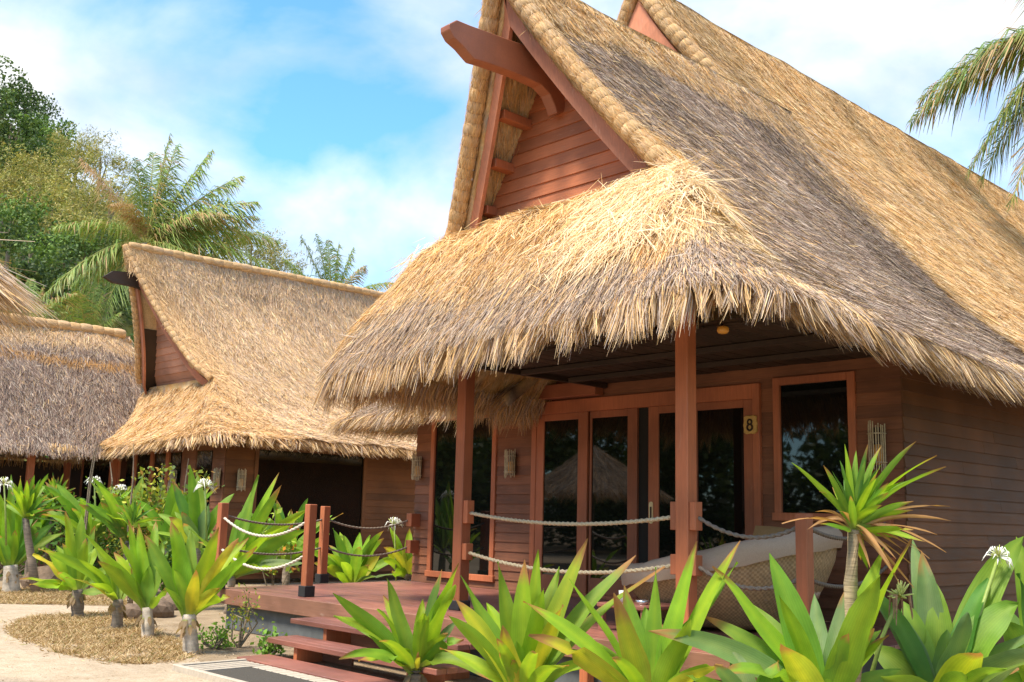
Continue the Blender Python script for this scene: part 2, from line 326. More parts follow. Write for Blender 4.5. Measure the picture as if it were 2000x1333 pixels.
def fringe(name, G, colfn, parent, per_m=700, length=(.12, .34), thick=.2, width=(.005, .0105), droop=.35, clump=.07):
    e = G[:, -1]; n = up_fix(G)[:, -1]; d = np.gradient(G, axis=1)[:, -1]; d /= np.linalg.norm(d, axis=1, keepdims=True)+1e-9
    seg = np.linalg.norm(np.diff(e, axis=0), axis=1); cs = np.concatenate([[0], np.cumsum(seg)]); tot = cs[-1]; k = int(tot*per_m)
    s = rng.uniform(0, tot, k); layer = rng.uniform(0, 1, k)**1.4
    ncl = max(4, int(tot/clump)); clc = np.sort(rng.uniform(0, tot, ncl*3)); clw = rng.uniform(.55, 1.25, ncl*3); cll = rng.normal(0, .2, ncl*3)
    ci = np.clip(np.searchsorted(clc, s), 0, ncl*3-1); tipS = s + (clc[ci]-s)*rng.uniform(.3, .95, k)
    ip = lambda A, q: np.stack([np.interp(q, cs, A[:, c]) for c in range(3)], 1)
    P, Nn, D = ip(e, s), ip(n, s), ip(d, s); T = ip(e, np.clip(tipS, 0, tot))
    P = P - Nn*(layer*thick)[:, None] - D*(rng.uniform(.02, .16, k) + layer*.05)[:, None]
    Ln = rng.uniform(*length, k)*clw[ci]*(1-.35*layer); along = np.gradient(e, axis=0); along /= np.linalg.norm(along, axis=1, keepdims=True)+1e-9; A = ip(along, s)
    mid = P + D*(Ln*.55)[:, None] + np.array([0, 0, -1.])*(Ln*droop*.2)[:, None]
    end = P + D*Ln[:, None] + np.array([0, 0, -1.])*(Ln*droop)[:, None] + (T-ip(e, s))*.9 + A*(cll[ci]*Ln)[:, None] + rng.normal(0, .012, (k, 3))
    S = np.cross(D, Nn); S /= np.linalg.norm(S, axis=1, keepdims=True)+1e-9; r = rng.normal(0, .6, k)[:, None]; S = S*np.cos(r)+Nn*np.sin(r)
    W = rng.uniform(*width, k)[:, None]
    V = np.stack([P-S*W/2, P+S*W/2, mid+S*W/2, mid-S*W/2, end+S*W*.15, end-S*W*.15], 1).reshape(-1, 3)
    b = np.arange(k)[:, None]*6; F = np.concatenate([b+[0, 1, 2, 3], b+[3, 2, 4, 5]])
    C = np.repeat(colfn(P, rng.uniform(0, 1, k)), 6, axis=0)
    return put(obj(name, npmesh(name, V, F, C), STRAW, kind='stuff'), parent)
GOLD = np.array([.70, .455, .205]); PALEG = np.array([.80, .60, .355]); ORNG = np.array([.63, .35, .13]); OLD = np.array([.31, .22, .18]); OLDL = np.array([.50, .41, .34]); DKOLD = np.array([.16, .11, .085]); TAN = np.array([.62, .43, .27]); CREAM = np.array([.82, .68, .47]); PINK = np.array([.68, .50, .35])
def pal(r, cols, ws):
    ws = np.cumsum(ws)/sum(ws); i = np.searchsorted(ws, r); return np.array(cols)[np.clip(i, 0, len(cols)-1)]
def mixpal(P, r, mask, new, old):
    a = pal(r, *new); b = pal((r*7.31) % 1, *old); t = (mask + rng.normal(0, .3, len(P)) > .5)[:, None]
    c = np.where(t, b, a); return c*rng.uniform(.78, 1.18, (len(P), 1))
NEWP = ([GOLD, PALEG, ORNG, TAN, DKOLD], [4, 3, 2, 2, .35]); OLDP = ([OLD, OLDL, DKOLD, TAN], [5, 3, 1.6, .8])
PALEP = ([PALEG, PINK, TAN, GOLD, OLDL], [3, 4, 3, 1.5, 1]); EAVEP = ([TAN, OLDL, GOLD, PALEG, OLD], [2.4, 2.2, 2.2, 1.6, .8])
def slope_grid(ridge, prof, yfun, y1, nu=60):      # prof (nv,2) offsets from ridge; yfun(v-index) front edge
    nv = len(prof); G = np.zeros((nu, nv, 3))
    for j in range(nv):
        ys = np.linspace(yfun(j/(nv-1), prof[j]), y1, nu); G[:, j, 0] = ridge[0]+prof[j, 0]; G[:, j, 1] = ys; G[:, j, 2] = ridge[1]+prof[j, 1]
    return G
def skirt_grid(outer, inner_fn, gh):     # outer (nu,3); inner_fn(p)->top point; gh (nv,2) run and drop fractions
    I = np.array([inner_fn(p) for p in outer]); g = gh[:, 0][None, :, None]; h = gh[:, 1][None, :]
    G = I[:, None, :] + (outer-I)[:, None, :]*g; G[..., 2] = I[:, None, 2] + (outer[:, None, 2]-I[:, None, 2])*h
    return G
def round_path(pts, rads, step=.12):
    pts = [np.array(p, float) for p in pts]; outp = [pts[0]]
    for i in range(1, len(pts)-1):
        a, b, c = pts[i-1], pts[i], pts[i+1]; r = rads[i-1]; u = (a-b)/np.linalg.norm(a-b); v = (c-b)/np.linalg.norm(c-b)
        for t in np.linspace(0, 1, 14): outp.append((1-t)**2*(b+u*r) + 2*t*(1-t)*b + t*t*(b+v*r))
    outp.append(pts[-1]); P = np.array(outp); s = np.concatenate([[0], np.cumsum(np.linalg.norm(np.diff(P, axis=0), axis=1))])
    q = np.linspace(0, s[-1], max(8, int(s[-1]/step))); return np.stack([np.interp(q, s, P[:, k]) for k in range(3)], 1)
def lower_gh(prof, k):      # normalised run/drop of a profile below index k
    p = prof[k:]-prof[k]; return np.stack([p[:, 0]/p[-1, 0], p[:, 1]/p[-1, 1]], 1)
def bead_mesh(r, l):
    mb = MB(); prof = [(r*.7, -l*.54), (r*.88, -l*.47), (r*.98, -l*.25), (r*1.01, 0), (r*.98, l*.25), (r*.88, l*.47), (r*.7, l*.54)]
    mb.lathe(prof, n=14); me = mb.mesh('thatch_bundle', smooth=True)
    a = me.attributes.new('Col', 'FLOAT_COLOR', 'POINT'); g = np.random.default_rng(5); c = np.ones((len(me.vertices), 4), np.float32)
    for k in range(14):
        cc = lerp(TAN, GOLD, g.uniform(0, 1))*g.uniform(.75, 1.05)
        for i in range(7): c[i*14+k, :3] = cc
    a.data.foreach_set('color', c.ravel()); return me
m, N, L, b = newmat('bundle_straw'); a = N.new('ShaderNodeAttribute'); a.attribute_name = 'Col'; tcn = N.new('ShaderNodeTexCoord').outputs['Object']
sn = noise(N, L, tcn, 6, 6, .7, (9, 9, 1.2)); L.new(mixc(N, L, a.outputs['Color'], ramp(N, L, sn, [(.3, (.5, .42, .33)), (.6, (1.1, 1.08, 1.0))]), 1, 'MULTIPLY'), b.inputs['Base Color']); b.inputs['Roughness'].default_value = .8; bump(N, L, b, sn, .8, .012); BUNDLE = m
def beads(path, r, l, parent, name='thatch_bundle', wire=True, fib=0):
    P = np.array(path, float); s = np.concatenate([[0], np.cumsum(np.linalg.norm(np.diff(P, axis=0), axis=1))]); n = int(s[-1]/l); me = bead_mesh(r, l*1.12); me.materials.append(BUNDLE)
    wm = MB().tube([(r*.84*math.cos(t), r*.84*math.sin(t), 0) for t in np.linspace(0, 2*PI, 15)], .006, 4).mesh('tie_wire'); wm.materials.append(WIRE)
    at = lambda q: np.array([np.interp(q, s, P[:, k]) for k in range(3)])
    if fib:
        k = int(s[-1]*fib); q = rng.uniform(0, s[-1], k); A = np.stack([np.interp(q, s, P[:, c]) for c in range(3)], 1); B = np.stack([np.interp(q+.02, s, P[:, c]) for c in range(3)], 1); T = B-A; T /= np.linalg.norm(T, axis=1, keepdims=True)+1e-9; T[np.linalg.norm(T, axis=1) < .5] = T[0]
        u = np.cross(T, (0, 1., 0)); u /= np.linalg.norm(u, axis=1, keepdims=True)+1e-9; v = np.cross(T, u); an = rng.uniform(0, 6.283, (k, 1)); nn = u*np.cos(an)+v*np.sin(an); D = T*rng.choice([-1, 1], (k, 1))+np.cross(T, nn)*rng.normal(0, .25, (k, 1)); D /= np.linalg.norm(D, axis=1, keepdims=True)
        V = blades(A+nn*r*rng.uniform(.93, 1.0, (k, 1)), D, nn, rng.uniform(.04, .13, k), rng.uniform(.003, .007, k), rng.uniform(-.004, .02, k), rng.normal(0, .3, k)); put(obj('bundle_fibres', npmesh('bundle_fibres', V, np.arange(4*k).reshape(k, 4), np.repeat(pal(rng.uniform(0, 1, k), [GOLD, PALEG, TAN, ORNG], [4, 2, 3, 2])*rng.uniform(.75, 1.15, (k, 1)), 4, axis=0)), STRAW, kind='stuff'), parent)
    for i in range(n):
        c = at((i+.5)*l); t = Vector(at((i+.6)*l)-at((i+.4)*l)).normalized()
        o = obj(name, me); o.matrix_world = Matrix.Translation(Vector(c)) @ t.to_track_quat('Z', 'Y').to_matrix().to_4x4() @ Matrix.Rotation(random.uniform(0, 6), 4, 'Z') @ Matrix.Diagonal((random.uniform(.92, 1.08),)*2+(random.uniform(.97, 1.05), 1))
        mw = o.matrix_world.copy(); o.parent = parent; o.matrix_parent_inverse = Matrix.Translation(parent.location).inverted(); o.matrix_basis = mw
        if wire:
            wo = obj('tie_wire', wm); wo.parent = o; wo.location = (0, 0, l*.5)
def clapboards(parent, name, mat, rows, pitch, z0, spans, plane, axis='x', proud=.024, skip=()):
    # lap siding: each board a wedge, proud at its lower edge; plane = wall face coordinate (front faces -y, or side faces +x)
    for k in range(rows):
        za, zb = z0+k*pitch, z0+(k+1)*pitch+.012; zc = (za+zb)/2
        segs = list(spans(zc) if callable(spans) else spans)
        for (a0, o0, o1, q0, q1) in skip:
            if q0-.02 < zc < q1+.02:
                ns = []
                for s0, s1 in segs:
                    if o1 <= s0 or o0 >= s1: ns.append((s0, s1)); continue
                    if o0 > s0: ns.append((s0, o0))
                    if o1 < s1: ns.append((o1, s1))
                segs = ns
        cut = []
        for s0, s1 in segs:
            if s1-s0 > 1.9: q_ = s0+(s1-s0)*random.uniform(.25, .75); cut += [(s0, q_-.0015), (q_+.0015, s1)]
            else: cut.append((s0, s1))
        for s0, s1 in cut:
            if s1-s0 < .03: continue
            j = random.uniform(-.002, .002)
            if axis == 'x': me = MB().prism([(plane, za+j), (plane-proud, za+j), (plane-.006, zb), (plane, zb)], 'x', s0, s1).mesh('board')
            else: me = MB().prism([(plane, za+j), (plane+proud, za+j), (plane+.006, zb), (plane, zb)], 'y', s0, s1).mesh('board')
            if axis != 'x':
                for v in me.vertices: v.co = (v.co.x, v.co.y, v.co.z)
            put(obj('board', me, mat), parent) if parent.type == 'EMPTY' else obj('board', me, mat, parent)

# ================================================================== the near hut
hut = tag(empty('thatched_hut', (-8.7, 9.9, 0)), 'near thatched hut with red-brown gable above its porch and glass doors', 'hut')
XR1, ZR1 = -7.45, 7.12
prof1 = bez((1.5, -2.55), (3.34, -4.02), np.linspace(0, 1, 34))
prof1l = bez((-1.45, -2.6), (-2.55, -4.12), np.linspace(0, 1, 34))
ZB = 4.70
kb = int(np.argmin(abs(prof1[:, 1]-(ZB-ZR1)))); kbl = int(np.argmin(abs(prof1l[:, 1]-(ZB-ZR1))))
YG = 7.47
def yf1(v, p): return YG - max(0, (p[1]-(ZB-ZR1)))/abs(ZB-ZR1)*.74
def col_r1(P, r):           # right slope: weathered grey, with fresher straw by the rake and along the ridge
    y, x, z = P[:, 1], P[:, 0], P[:, 2]
    m = 1.0 - .95*sstep(.42, .1, (y - (YG-.9*sstep(4.6, 7, z)))) * sstep(3.9, 4.5, z) - sstep(6.45, 6.85, z+.25*wob(P, 1.5, 2)) - .5*sstep(10.2, 12.4, y+wob(P, 1, 1)*.5)*sstep(4.4, 5.6, z)
    m += .25*wob(P*np.array([1, .5, 1]), 2, 8) - .28*sstep(3.3, 2.9, z)
    c = mixpal(P, r, m, NEWP, OLDP); streak = sstep(.1, .9, wob(P*np.array([.25, 2.2, .25]), 2.4, 12))[:, None]
    return c*(1-.28*streak)
def col_s1(P, r):           # front skirt: golden above, grey below; pale loose straw at the right hip
    x, z = P[:, 0], P[:, 2]
    m = sstep(3.98, 3.42, z + .22*wob(P, 1.3, 4) + .35*sstep(-8.2, -9.8, x) + .12*wob(P, 4, 6) - .25*sstep(-6.4, -4.6, x))
    m = np.where((x > -6.0) & (z > 3.75+.25*wob(P, 3, 7)), -.3, m); m = m - .35*sstep(-9.1, -9.8, x)
    c = mixpal(P, r, m*.92, NEWP, ([OLD, OLDL, TAN, DKOLD, GOLD], [3.4, 4, 2.2, .6, .8])); pale = ((x > -6.1) & (z > 3.7))[:, None] & (rng.uniform(0, 1, (len(P), 1)) < .6)
    return np.where(pale, PALEG*rng.uniform(.85, 1.15, (len(P), 1)), c)
def col_gold(P, r):
    m = .12 + .35*wob(P*np.array([1, .6, 1]), 1.2, 14); c = mixpal(P, r, m*.8, NEWP, ([TAN, OLDL, OLD], [4, 2, 1])); streak = sstep(.2, .9, wob(P*np.array([.25, 2, .25]), 2, 22))[:, None]
    return c*(1-.22*streak)
def col_under(P, r): return pal(r, [GOLD*.9, ORNG, TAN, DKOLD], [4, 2.5, 2, .8])*rng.uniform(.75, 1.1, (len(P), 1))
def col_eave(P, r): return pal(r, *EAVEP)*rng.uniform(.8, 1.15, (len(P), 1))
def part(name, parent): o = empty(name); return put(o, parent)
roof1 = part('porch_roof', hut)
GR = slope_grid((XR1, ZR1), prof1, yf1, 12.4, 56); GL = slope_grid((XR1, ZR1), prof1l, yf1, 12.2, 56)
GR[..., 2] += .11*sstep(10.2, YG, GR[..., 1])*np.linspace(0, 1, 34)[None]**2
ZE = lambda x: np.interp(x, [-10.13, -4.0], [2.78, 2.90])
outer1 = round_path([(-4.11, YG, 3.21), (-4.11, 6.14, 3.31), (-6.6, 6.22, 3.22), (-10.3, 6.38, 3.06), (-10.1, YG, 3.03)], [.75, .5, .95])
xb0, xb1 = XR1+prof1l[kbl, 0], XR1+prof1[kb, 0]
inner1 = lambda p: (min(max(p[0], xb0), xb1), YG, ZB if p[0] > XR1 else ZR1+prof1l[kbl, 1])
gh1 = lower_gh(prof1, kb)
GS = skirt_grid(outer1, inner1, gh1); tt = np.linspace(0, 1, len(gh1)); GSc = skirt_grid(outer1, inner1, np.stack([tt, tt**1.5], 1))       # concave by the side slope, full and rounded along the front
wu = sstep(.06, .22, np.linspace(0, 1, len(outer1)))[:, None, None]; GS = GS*(1-wu)+GSc*wu
for nm, G, cf, dn in (('right_slope', GR, col_r1, 5200), ('left_slope', GL, col_gold, 1200), ('front_skirt', GS, col_s1, 5600)):
    thatch_shell('thatch_layer', G, cf, roof1, .18); straw('straw', G, cf, roof1, dn)
for G, pm in ((GR, 900), (GS, 1300), (GL, 900)):
    fringe('eave_fringe', G, col_eave, roof1, int(pm*2.1), (.14, .42), thick=.25, clump=.085)
for G in (GL, GS):
    n_ = up_fix(G); straw('underside_straw', G - n_*.185, col_under, roof1, 900, lift=(.0, .03), flip=True)
# loose pale straw lying over the right hip
def loose(parent, c, spread, n, cols, ln=(.15, .45)):
    P = np.array(c)+rng.normal(0, 1, (n, 3))*np.array(spread); base = GS.reshape(-1, 3); idx = [int(np.argmin(((base-p)**2).sum(1))) for p in P]
    nn = up_fix(GS).reshape(-1, 3)[idx]; dd = np.gradient(GS, axis=1).reshape(-1, 3)[idx]; dd /= np.linalg.norm(dd, axis=1, keepdims=True)
    Q = base[idx]+nn*rng.uniform(.02, .07, (n, 1)); S = np.cross(dd, nn); a = rng.normal(.1, .75, (n, 1)); D = dd*np.cos(a)+S*np.sin(a)
    Q = Q + S*rng.normal(0, .08, (n, 1)) - dd*rng.uniform(0, .2, (n, 1))
    V = blades(Q, D, nn, rng.uniform(*ln, n), rng.uniform(.005, .011, n), rng.uniform(-.04, .03, n), rng.normal(0, .5, n))
    put(obj('loose_straw', npmesh('loose_straw', V, np.arange(4*n).reshape(n, 4), np.repeat(pal(rng.uniform(0, 1, n), *cols)*rng.uniform(.9, 1.2, (n, 1)), 4, axis=0)), STRAW, kind='stuff'), parent)
loose(roof1, (-5.7, 7.0, 4.3), (.3, .25, .22), 2600, ([CREAM, PALEG, TAN, GOLD], [4, 3, 2, 2])); loose(roof1, (-5.75, 6.7, 3.85), (.34, .2, .22), 1700, ([CREAM, PALEG, TAN, GOLD], [4, 3, 2, 2])); loose(roof1, (-7.2, 7.05, 4.2), (1.1, .1, .12), 700, ([PALEG, GOLD, ORNG], [2, 3, 2]))
# rakes: bargeboards, tied bundles
def rake_pts(prof, k, ridge, yf, off_n=0.0, off_y=0.0, dz=0.0):
    pts = []
    for j in range(0, k+1): pts.append((ridge[0]+prof[j, 0], yf(0, prof[j])+off_y, ridge[1]+prof[j, 1]+dz))
    return np.array(pts)
def bargeboard(parent, prof, k, ridge, yf, width=.2, drop=.15, thick=.05, dy=.07, name='bargeboard'):
    P = rake_pts(prof, k, ridge, yf, off_y=dy, dz=-drop); mb = MB(); v = []
    sgn = 1 if prof[-1, 0] > 0 else -1
    for i, p in enumerate(P):
        t = P[min(i+1, len(P)-1)]-P[max(i-1, 0)]; t[1] = 0; t /= np.linalg.norm(t); nin = np.array([t[2], 0, -t[0]])*sgn       # towards the gable's inside, below the rake
        if nin[2] > 0: nin = -nin
        for a, y in ((0, 0), (1, 0), (1, 1), (0, 1)):
            q = p + nin*width*a + np.array([0, thick*y, 0]); q[0] = max(q[0], ridge[0]) if sgn > 0 else min(q[0], ridge[0]); v.append(q)
    n = len(P); f = [(0, 1, 2, 3), tuple(range((n-1)*4, n*4))[::-1]] + [(i*4+k2, (i+1)*4+k2, (i+1)*4+(k2+1) % 4, i*4+(k2+1) % 4) for i in range(n-1) for k2 in range(4)]
    mb.add(v, f); return put(obj(name, mb.mesh(name, 0), BARGE), parent)
def ridge_cap(parent, x, z, y0, y1, prof, profl, cf, dens=2600, drop=.45, **kw):
    for pr in (prof, profl):
        k = int(np.argmin(abs(pr[:, 1]+drop))); a = pr[k]; n = 9; t = np.linspace(0, 1, n)
        Q = np.stack([a[0]*t, .03*(1-t**2)+.03 + np.interp(abs(a[0])*t, abs(pr[:, 0]), pr[:, 1])], 1); Q[0] = (0, .065)
        G = np.zeros((int((y1-y0)/.15), n, 3)); G[..., 0] = x+Q[None, :, 0]; G[..., 2] = z+Q[None, :, 1]; G[..., 1] = np.linspace(y0, y1, len(G))[:, None]
        thatch_shell('ridge_layer', G, cf, parent, .04, .02); straw('ridge_straw', G, cf, parent, dens, lump=.02, jit=.3, **kw)
ridge_cap(roof1, XR1, ZR1, 6.74, 12.3, prof1, prof1l, col_gold, 4500)
gable1 = part('gable', hut)
for pr, k in ((prof1, kb+1), (prof1l, kbl+1)):
    bargeboard(gable1, pr, k, (XR1, ZR1), yf1, .21, .2, .05, .05)
    beads(rake_pts(pr, k, (XR1, ZR1), yf1, off_y=-.06, dz=-.045), .098, .125, gable1, fib=1500)
def gable_siding(parent, prof, profl, ridge, zb, yfn, pitch, n, mat, inset=.22):
    if not callable(yfn): y_const = yfn; yfn = lambda z: y_const
    def half(z, pr): return np.interp(ridge[1]-z, -pr[:, 1], abs(pr[:, 0]))
    for i in range(n):
        z0, z1 = zb+i*pitch, zb+(i+1)*pitch+.012
        q = []
        hr0, hr1 = half(z0+inset*1.3, prof)+.03, half(z1+inset*1.3, prof)+.03; hl0, hl1 = half(z0+inset*1.3, profl)+.03, half(z1+inset*1.3, profl)+.03
        if z1+inset*1.3 > ridge[1]-.1: break
        x0, x1 = ridge[0]-hl0, ridge[0]+hr0; u0, u1 = ridge[0]-hl1, ridge[0]+hr1
        y, y2 = yfn(z0), yfn(z1); v = [(x0, y-.026, z0), (x1, y-.026, z0), (u1, y2-.006, z1), (u0, y2-.006, z1), (x0, y, z0), (x1, y, z0), (u1, y2, z1), (u0, y2, z1)]
        put(obj('board', MB().add(v, [(0, 1, 2, 3), (7, 6, 5, 4), (0, 4, 5, 1), (1, 5, 6, 2), (2, 6, 7, 3), (3, 7, 4, 0)]).mesh('board'), mat), parent)
gable_siding(gable1, prof1, prof1l, (XR1, ZR1), ZB-.22, 7.66, .142, 16, GABLE)
# dark lining behind boards, purlins under the left overhang
for z in (4.95, 5.4, 5.85, 6.3):
    h = np.interp(ZR1-z, -prof1l[:, 1], abs(prof1l[:, 0])); x = XR1-h+.2; yy = yf1(0, (0, z-ZR1))
    put(obj('purlin', MB().box(x-.02, x+.10, yy+.1, 7.66, z-.13, z-.03).mesh('purlin', .006), TRIM), gable1)
    h = np.interp(ZR1-z, -prof1[:, 1], abs(prof1[:, 0])); x = XR1+h-.2
    put(obj('purlin', MB().box(x-.10, x+.02, yy+.1, 7.66, z-.13, z-.03).mesh('purlin', .006), TRIM), gable1)
for G, nm in ((GL, 'l'), (GR, 'r')):
    Gu = G[:18, :kb]; straw('soffit_straw', Gu - up_fix(Gu)*.185, col_under, roof1, 1400, lift=(0, .02), flip=True)
# carved cantilever bracket in the gable
bp = [(215, 130), (258, 108), (330, 138), (450, 182), (560, 222), (650, 252), (740, 305), (820, 385), (862, 460), (868, 520), (856, 602), (800, 616), (788, 575), (760, 510), (715, 462), (650, 430), (560, 392), (430, 345), (352, 322), (322, 288), (290, 250), (240, 205), (216, 160)]
yz = []
for q in bp:
    P = onx((800+q[0]/2.777, q[1]/2.777), XR1+.07); yz.append((P[1], P[2]))
put(obj('bracket_beam', MB().prism(yz, 'x', XR1-.07, XR1+.07).mesh('bracket_beam', .008), TRIM_X), hut)

# ---- main body roof behind
roof2 = part('main_roof', hut)
XR2, ZR2 = -8.8, 8.92
prof2 = bez((1.95, -3.42), (4.68, -5.81), np.linspace(0, 1, 40)); prof2l = bez((-2.0, -3.4), (-4.85, -5.89), np.linspace(0, 1, 40))
def yf2(v, p): return 12.05 - 1.45*sstep(-3.6, -.2, p[1])
G2R = slope_grid((XR2, ZR2), prof2, yf2, 25.5, 90); G2L = slope_grid((XR2, ZR2), prof2l, yf2, 25.5, 30)
G2R = G2R + np.array([0, 0, .02])
thatch_shell('thatch_layer', G2R, col_gold, roof2, .2); straw('straw', G2R, col_gold, roof2, 3300, (.14, .4), (.005, .012))
thatch_shell('thatch_layer', G2L, col_gold, roof2, .2); straw('straw', G2L[:, :8], col_gold, roof2, 500)
fringe('eave_fringe', G2R, col_eave, roof2, 900, (.15, .42), thick=.22)
outer2 = round_path([(-9.6, 8.9, 3.0), (-13.75, 8.9, 2.9), (-13.7, 12.1, 2.95)], [.8])
G2S = skirt_grid(outer2, lambda p: (min(max(p[0], -11.2), -9.6), 11.6, 5.3), lower_gh(prof2, 20))
thatch_shell('thatch_layer', G2S, col_s1, roof2, .18); straw('straw', G2S, lambda P, r: mixpal(P, r, sstep(-13.2, -12.6, P[:, 0])*1.0, NEWP, OLDP), roof2, 1500)
fringe('eave_fringe', G2S, col_eave, roof2, 1100, thick=.17); n_ = up_fix(G2S); straw('underside_straw', G2S-n_*.185, col_under, roof2, 700, flip=True)
ridge_cap(roof2, XR2, ZR2+.02, 10.58, 25.5, prof2, prof2l, col_gold, 2600)
gable2 = part('upper_gable', hut)
k2 = int(np.argmin(abs(prof2[:, 1]+2.6)))
for pr in (prof2, prof2l):
    bargeboard(gable2, pr, k2, (XR2, ZR2), yf2, .30, .2, .05, -.02); beads(rake_pts(pr, k2, (XR2, ZR2), yf2, off_y=-.04, dz=.03), .1, .135, gable2, fib=1200)
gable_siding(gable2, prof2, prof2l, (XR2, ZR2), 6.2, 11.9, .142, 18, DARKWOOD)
for G in (G2L, G2R):
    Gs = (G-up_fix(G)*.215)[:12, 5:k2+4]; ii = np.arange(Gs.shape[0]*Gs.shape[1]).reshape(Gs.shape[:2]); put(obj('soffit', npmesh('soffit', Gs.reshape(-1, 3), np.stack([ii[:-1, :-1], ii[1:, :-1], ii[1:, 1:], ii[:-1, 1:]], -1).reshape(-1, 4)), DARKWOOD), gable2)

# ---- walls
YW = 9.89
def wx(px, py=900): return float(ony((px, py), YW)[0])
XW0, XW1 = -12.54, -4.82
wall = put(obj('front_wall', MB().box(XW0+.02, XW1-.02, YW+.004, YW+.16, .5, 3.5).mesh('front_wall'), SIDING), hut)
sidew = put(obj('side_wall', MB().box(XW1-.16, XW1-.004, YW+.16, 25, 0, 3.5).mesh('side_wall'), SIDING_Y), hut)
backw = put(obj('rear_wall', MB().box(XW0, XW1-.16, 24.9, 25, 0, 3.5).box(XW0, XW0+.1, YW+.16, 24.9, 0, 3.5).mesh('rear_wall'), SIDING), hut)
LW = (wx(848, 815), wx(975, 800), .62, 2.94); RWN = (wx(1515), wx(1677), 1.53, 3.04); DR = (wx(1043), wx(1490), .5, 3.0)
rows = 23
clapboards(wall, 'board', SIDING, rows, .128, .5, [(XW0, XW1)], YW, 'x', skip=[(0, *LW), (0, *RWN), (0, *DR)])
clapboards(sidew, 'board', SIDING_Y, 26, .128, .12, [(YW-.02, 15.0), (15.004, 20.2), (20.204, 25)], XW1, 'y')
def window(parent, x0, x1, z0, z1, name='window', fw=.085, y=YW):
    wf = part(name, parent) if parent.type == 'EMPTY' else None
    mb = MB().box(x0, x0+fw, y-.045, y+.02, z0, z1).box(x1-fw, x1, y-.045, y+.02, z0, z1).box(x0+fw, x1-fw, y-.044, y+.02, z1-fw, z1).box(x0-.02, x1+.02, y-.062, y+.02, z0-.03, z0+.055)
    put(obj('frame', mb.mesh('frame', .005), TRIM), wf); put(obj('pane', MB().box(x0+fw-.01, x1-fw+.01, y-.012, y-.002, z0+.05, z1-fw+.01).mesh('pane'), GLASS), wf)
    return wf
window(hut, *LW, name='window'); window(hut, *RWN, name='window')
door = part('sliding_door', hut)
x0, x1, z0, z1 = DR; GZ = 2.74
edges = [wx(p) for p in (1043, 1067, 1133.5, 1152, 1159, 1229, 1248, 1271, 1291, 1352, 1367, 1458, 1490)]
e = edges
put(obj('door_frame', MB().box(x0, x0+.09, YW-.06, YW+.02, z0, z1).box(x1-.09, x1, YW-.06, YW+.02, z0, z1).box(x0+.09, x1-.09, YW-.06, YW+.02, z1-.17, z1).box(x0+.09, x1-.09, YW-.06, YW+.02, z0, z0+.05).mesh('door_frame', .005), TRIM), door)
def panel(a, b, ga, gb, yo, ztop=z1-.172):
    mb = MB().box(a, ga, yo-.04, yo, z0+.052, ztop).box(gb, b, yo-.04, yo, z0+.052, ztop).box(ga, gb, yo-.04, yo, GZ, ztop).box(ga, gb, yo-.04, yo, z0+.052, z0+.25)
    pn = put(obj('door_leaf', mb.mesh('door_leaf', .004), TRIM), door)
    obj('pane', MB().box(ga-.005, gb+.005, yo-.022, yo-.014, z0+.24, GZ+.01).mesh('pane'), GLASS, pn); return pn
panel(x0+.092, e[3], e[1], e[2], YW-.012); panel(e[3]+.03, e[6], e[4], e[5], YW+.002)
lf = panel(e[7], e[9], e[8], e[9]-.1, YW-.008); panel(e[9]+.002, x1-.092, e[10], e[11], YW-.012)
put(obj('gap_shade_sheet', MB().box(e[6]-.02, e[7]+.02, YW-.003, YW+.003, z0+.052, z1-.172).mesh('gap_shade_sheet'), GAP_SHADE), door)  # dark sheet filling the door gap, its colour stands for the unlit room
hx = wx(1277, 1000); hz = float(ony((1277, 1002), YW)[2])
obj('handle', MB().prism([(hx+.03*math.cos(t), hz+(.10 if math.sin(t) > 0 else -.10)+.03*math.sin(t)) for t in np.linspace(0, 2*PI, 16, endpoint=False)], 'y', YW-.058, YW-.0485).mesh('handle'), BRASS, lf)
obj('latch', MB().box(hx-.013, hx+.013, YW-.0605, YW-.0585, hz-.07, hz+.07).mesh('latch'), BURNT, lf)
# number plate
nx = wx(1473, 830); nzz = float(ony((1473, 831), YW)[2])
sg = tag(empty('number_sign', (nx, YW-.07, nzz)), 'yellow carved wood plate numbered 8 on the door frame', 'sign')
sp = [(nx+x*.092, nzz+z*.105) for x, z in [(-.55, -1), (0, -.93), (.55, -1), (.95, -.75), (.88, -.3), (1, .1), (.85, .5), (.9, .85), (.5, 1), (0, .93), (-.5, 1), (-.92, .8), (-.85, .4), (-1, 0), (-.88, -.45), (-.95, -.8)]]
put(obj('plate', MB().prism(sp, 'y', YW-.085, YW-.0605).mesh('plate', .006), SIGNW), sg)
ring = lambda cz, r: [(nx+r*.98*math.cos(t), YW-.088, nzz+cz+r*math.sin(t)) for t in np.linspace(0, 2*PI, 19)]
put(obj('numeral', MB().tube(ring(.029, .027), .011, 6).tube(ring(-.03, .033), .012, 6).mesh('numeral'), BURNT), sg)
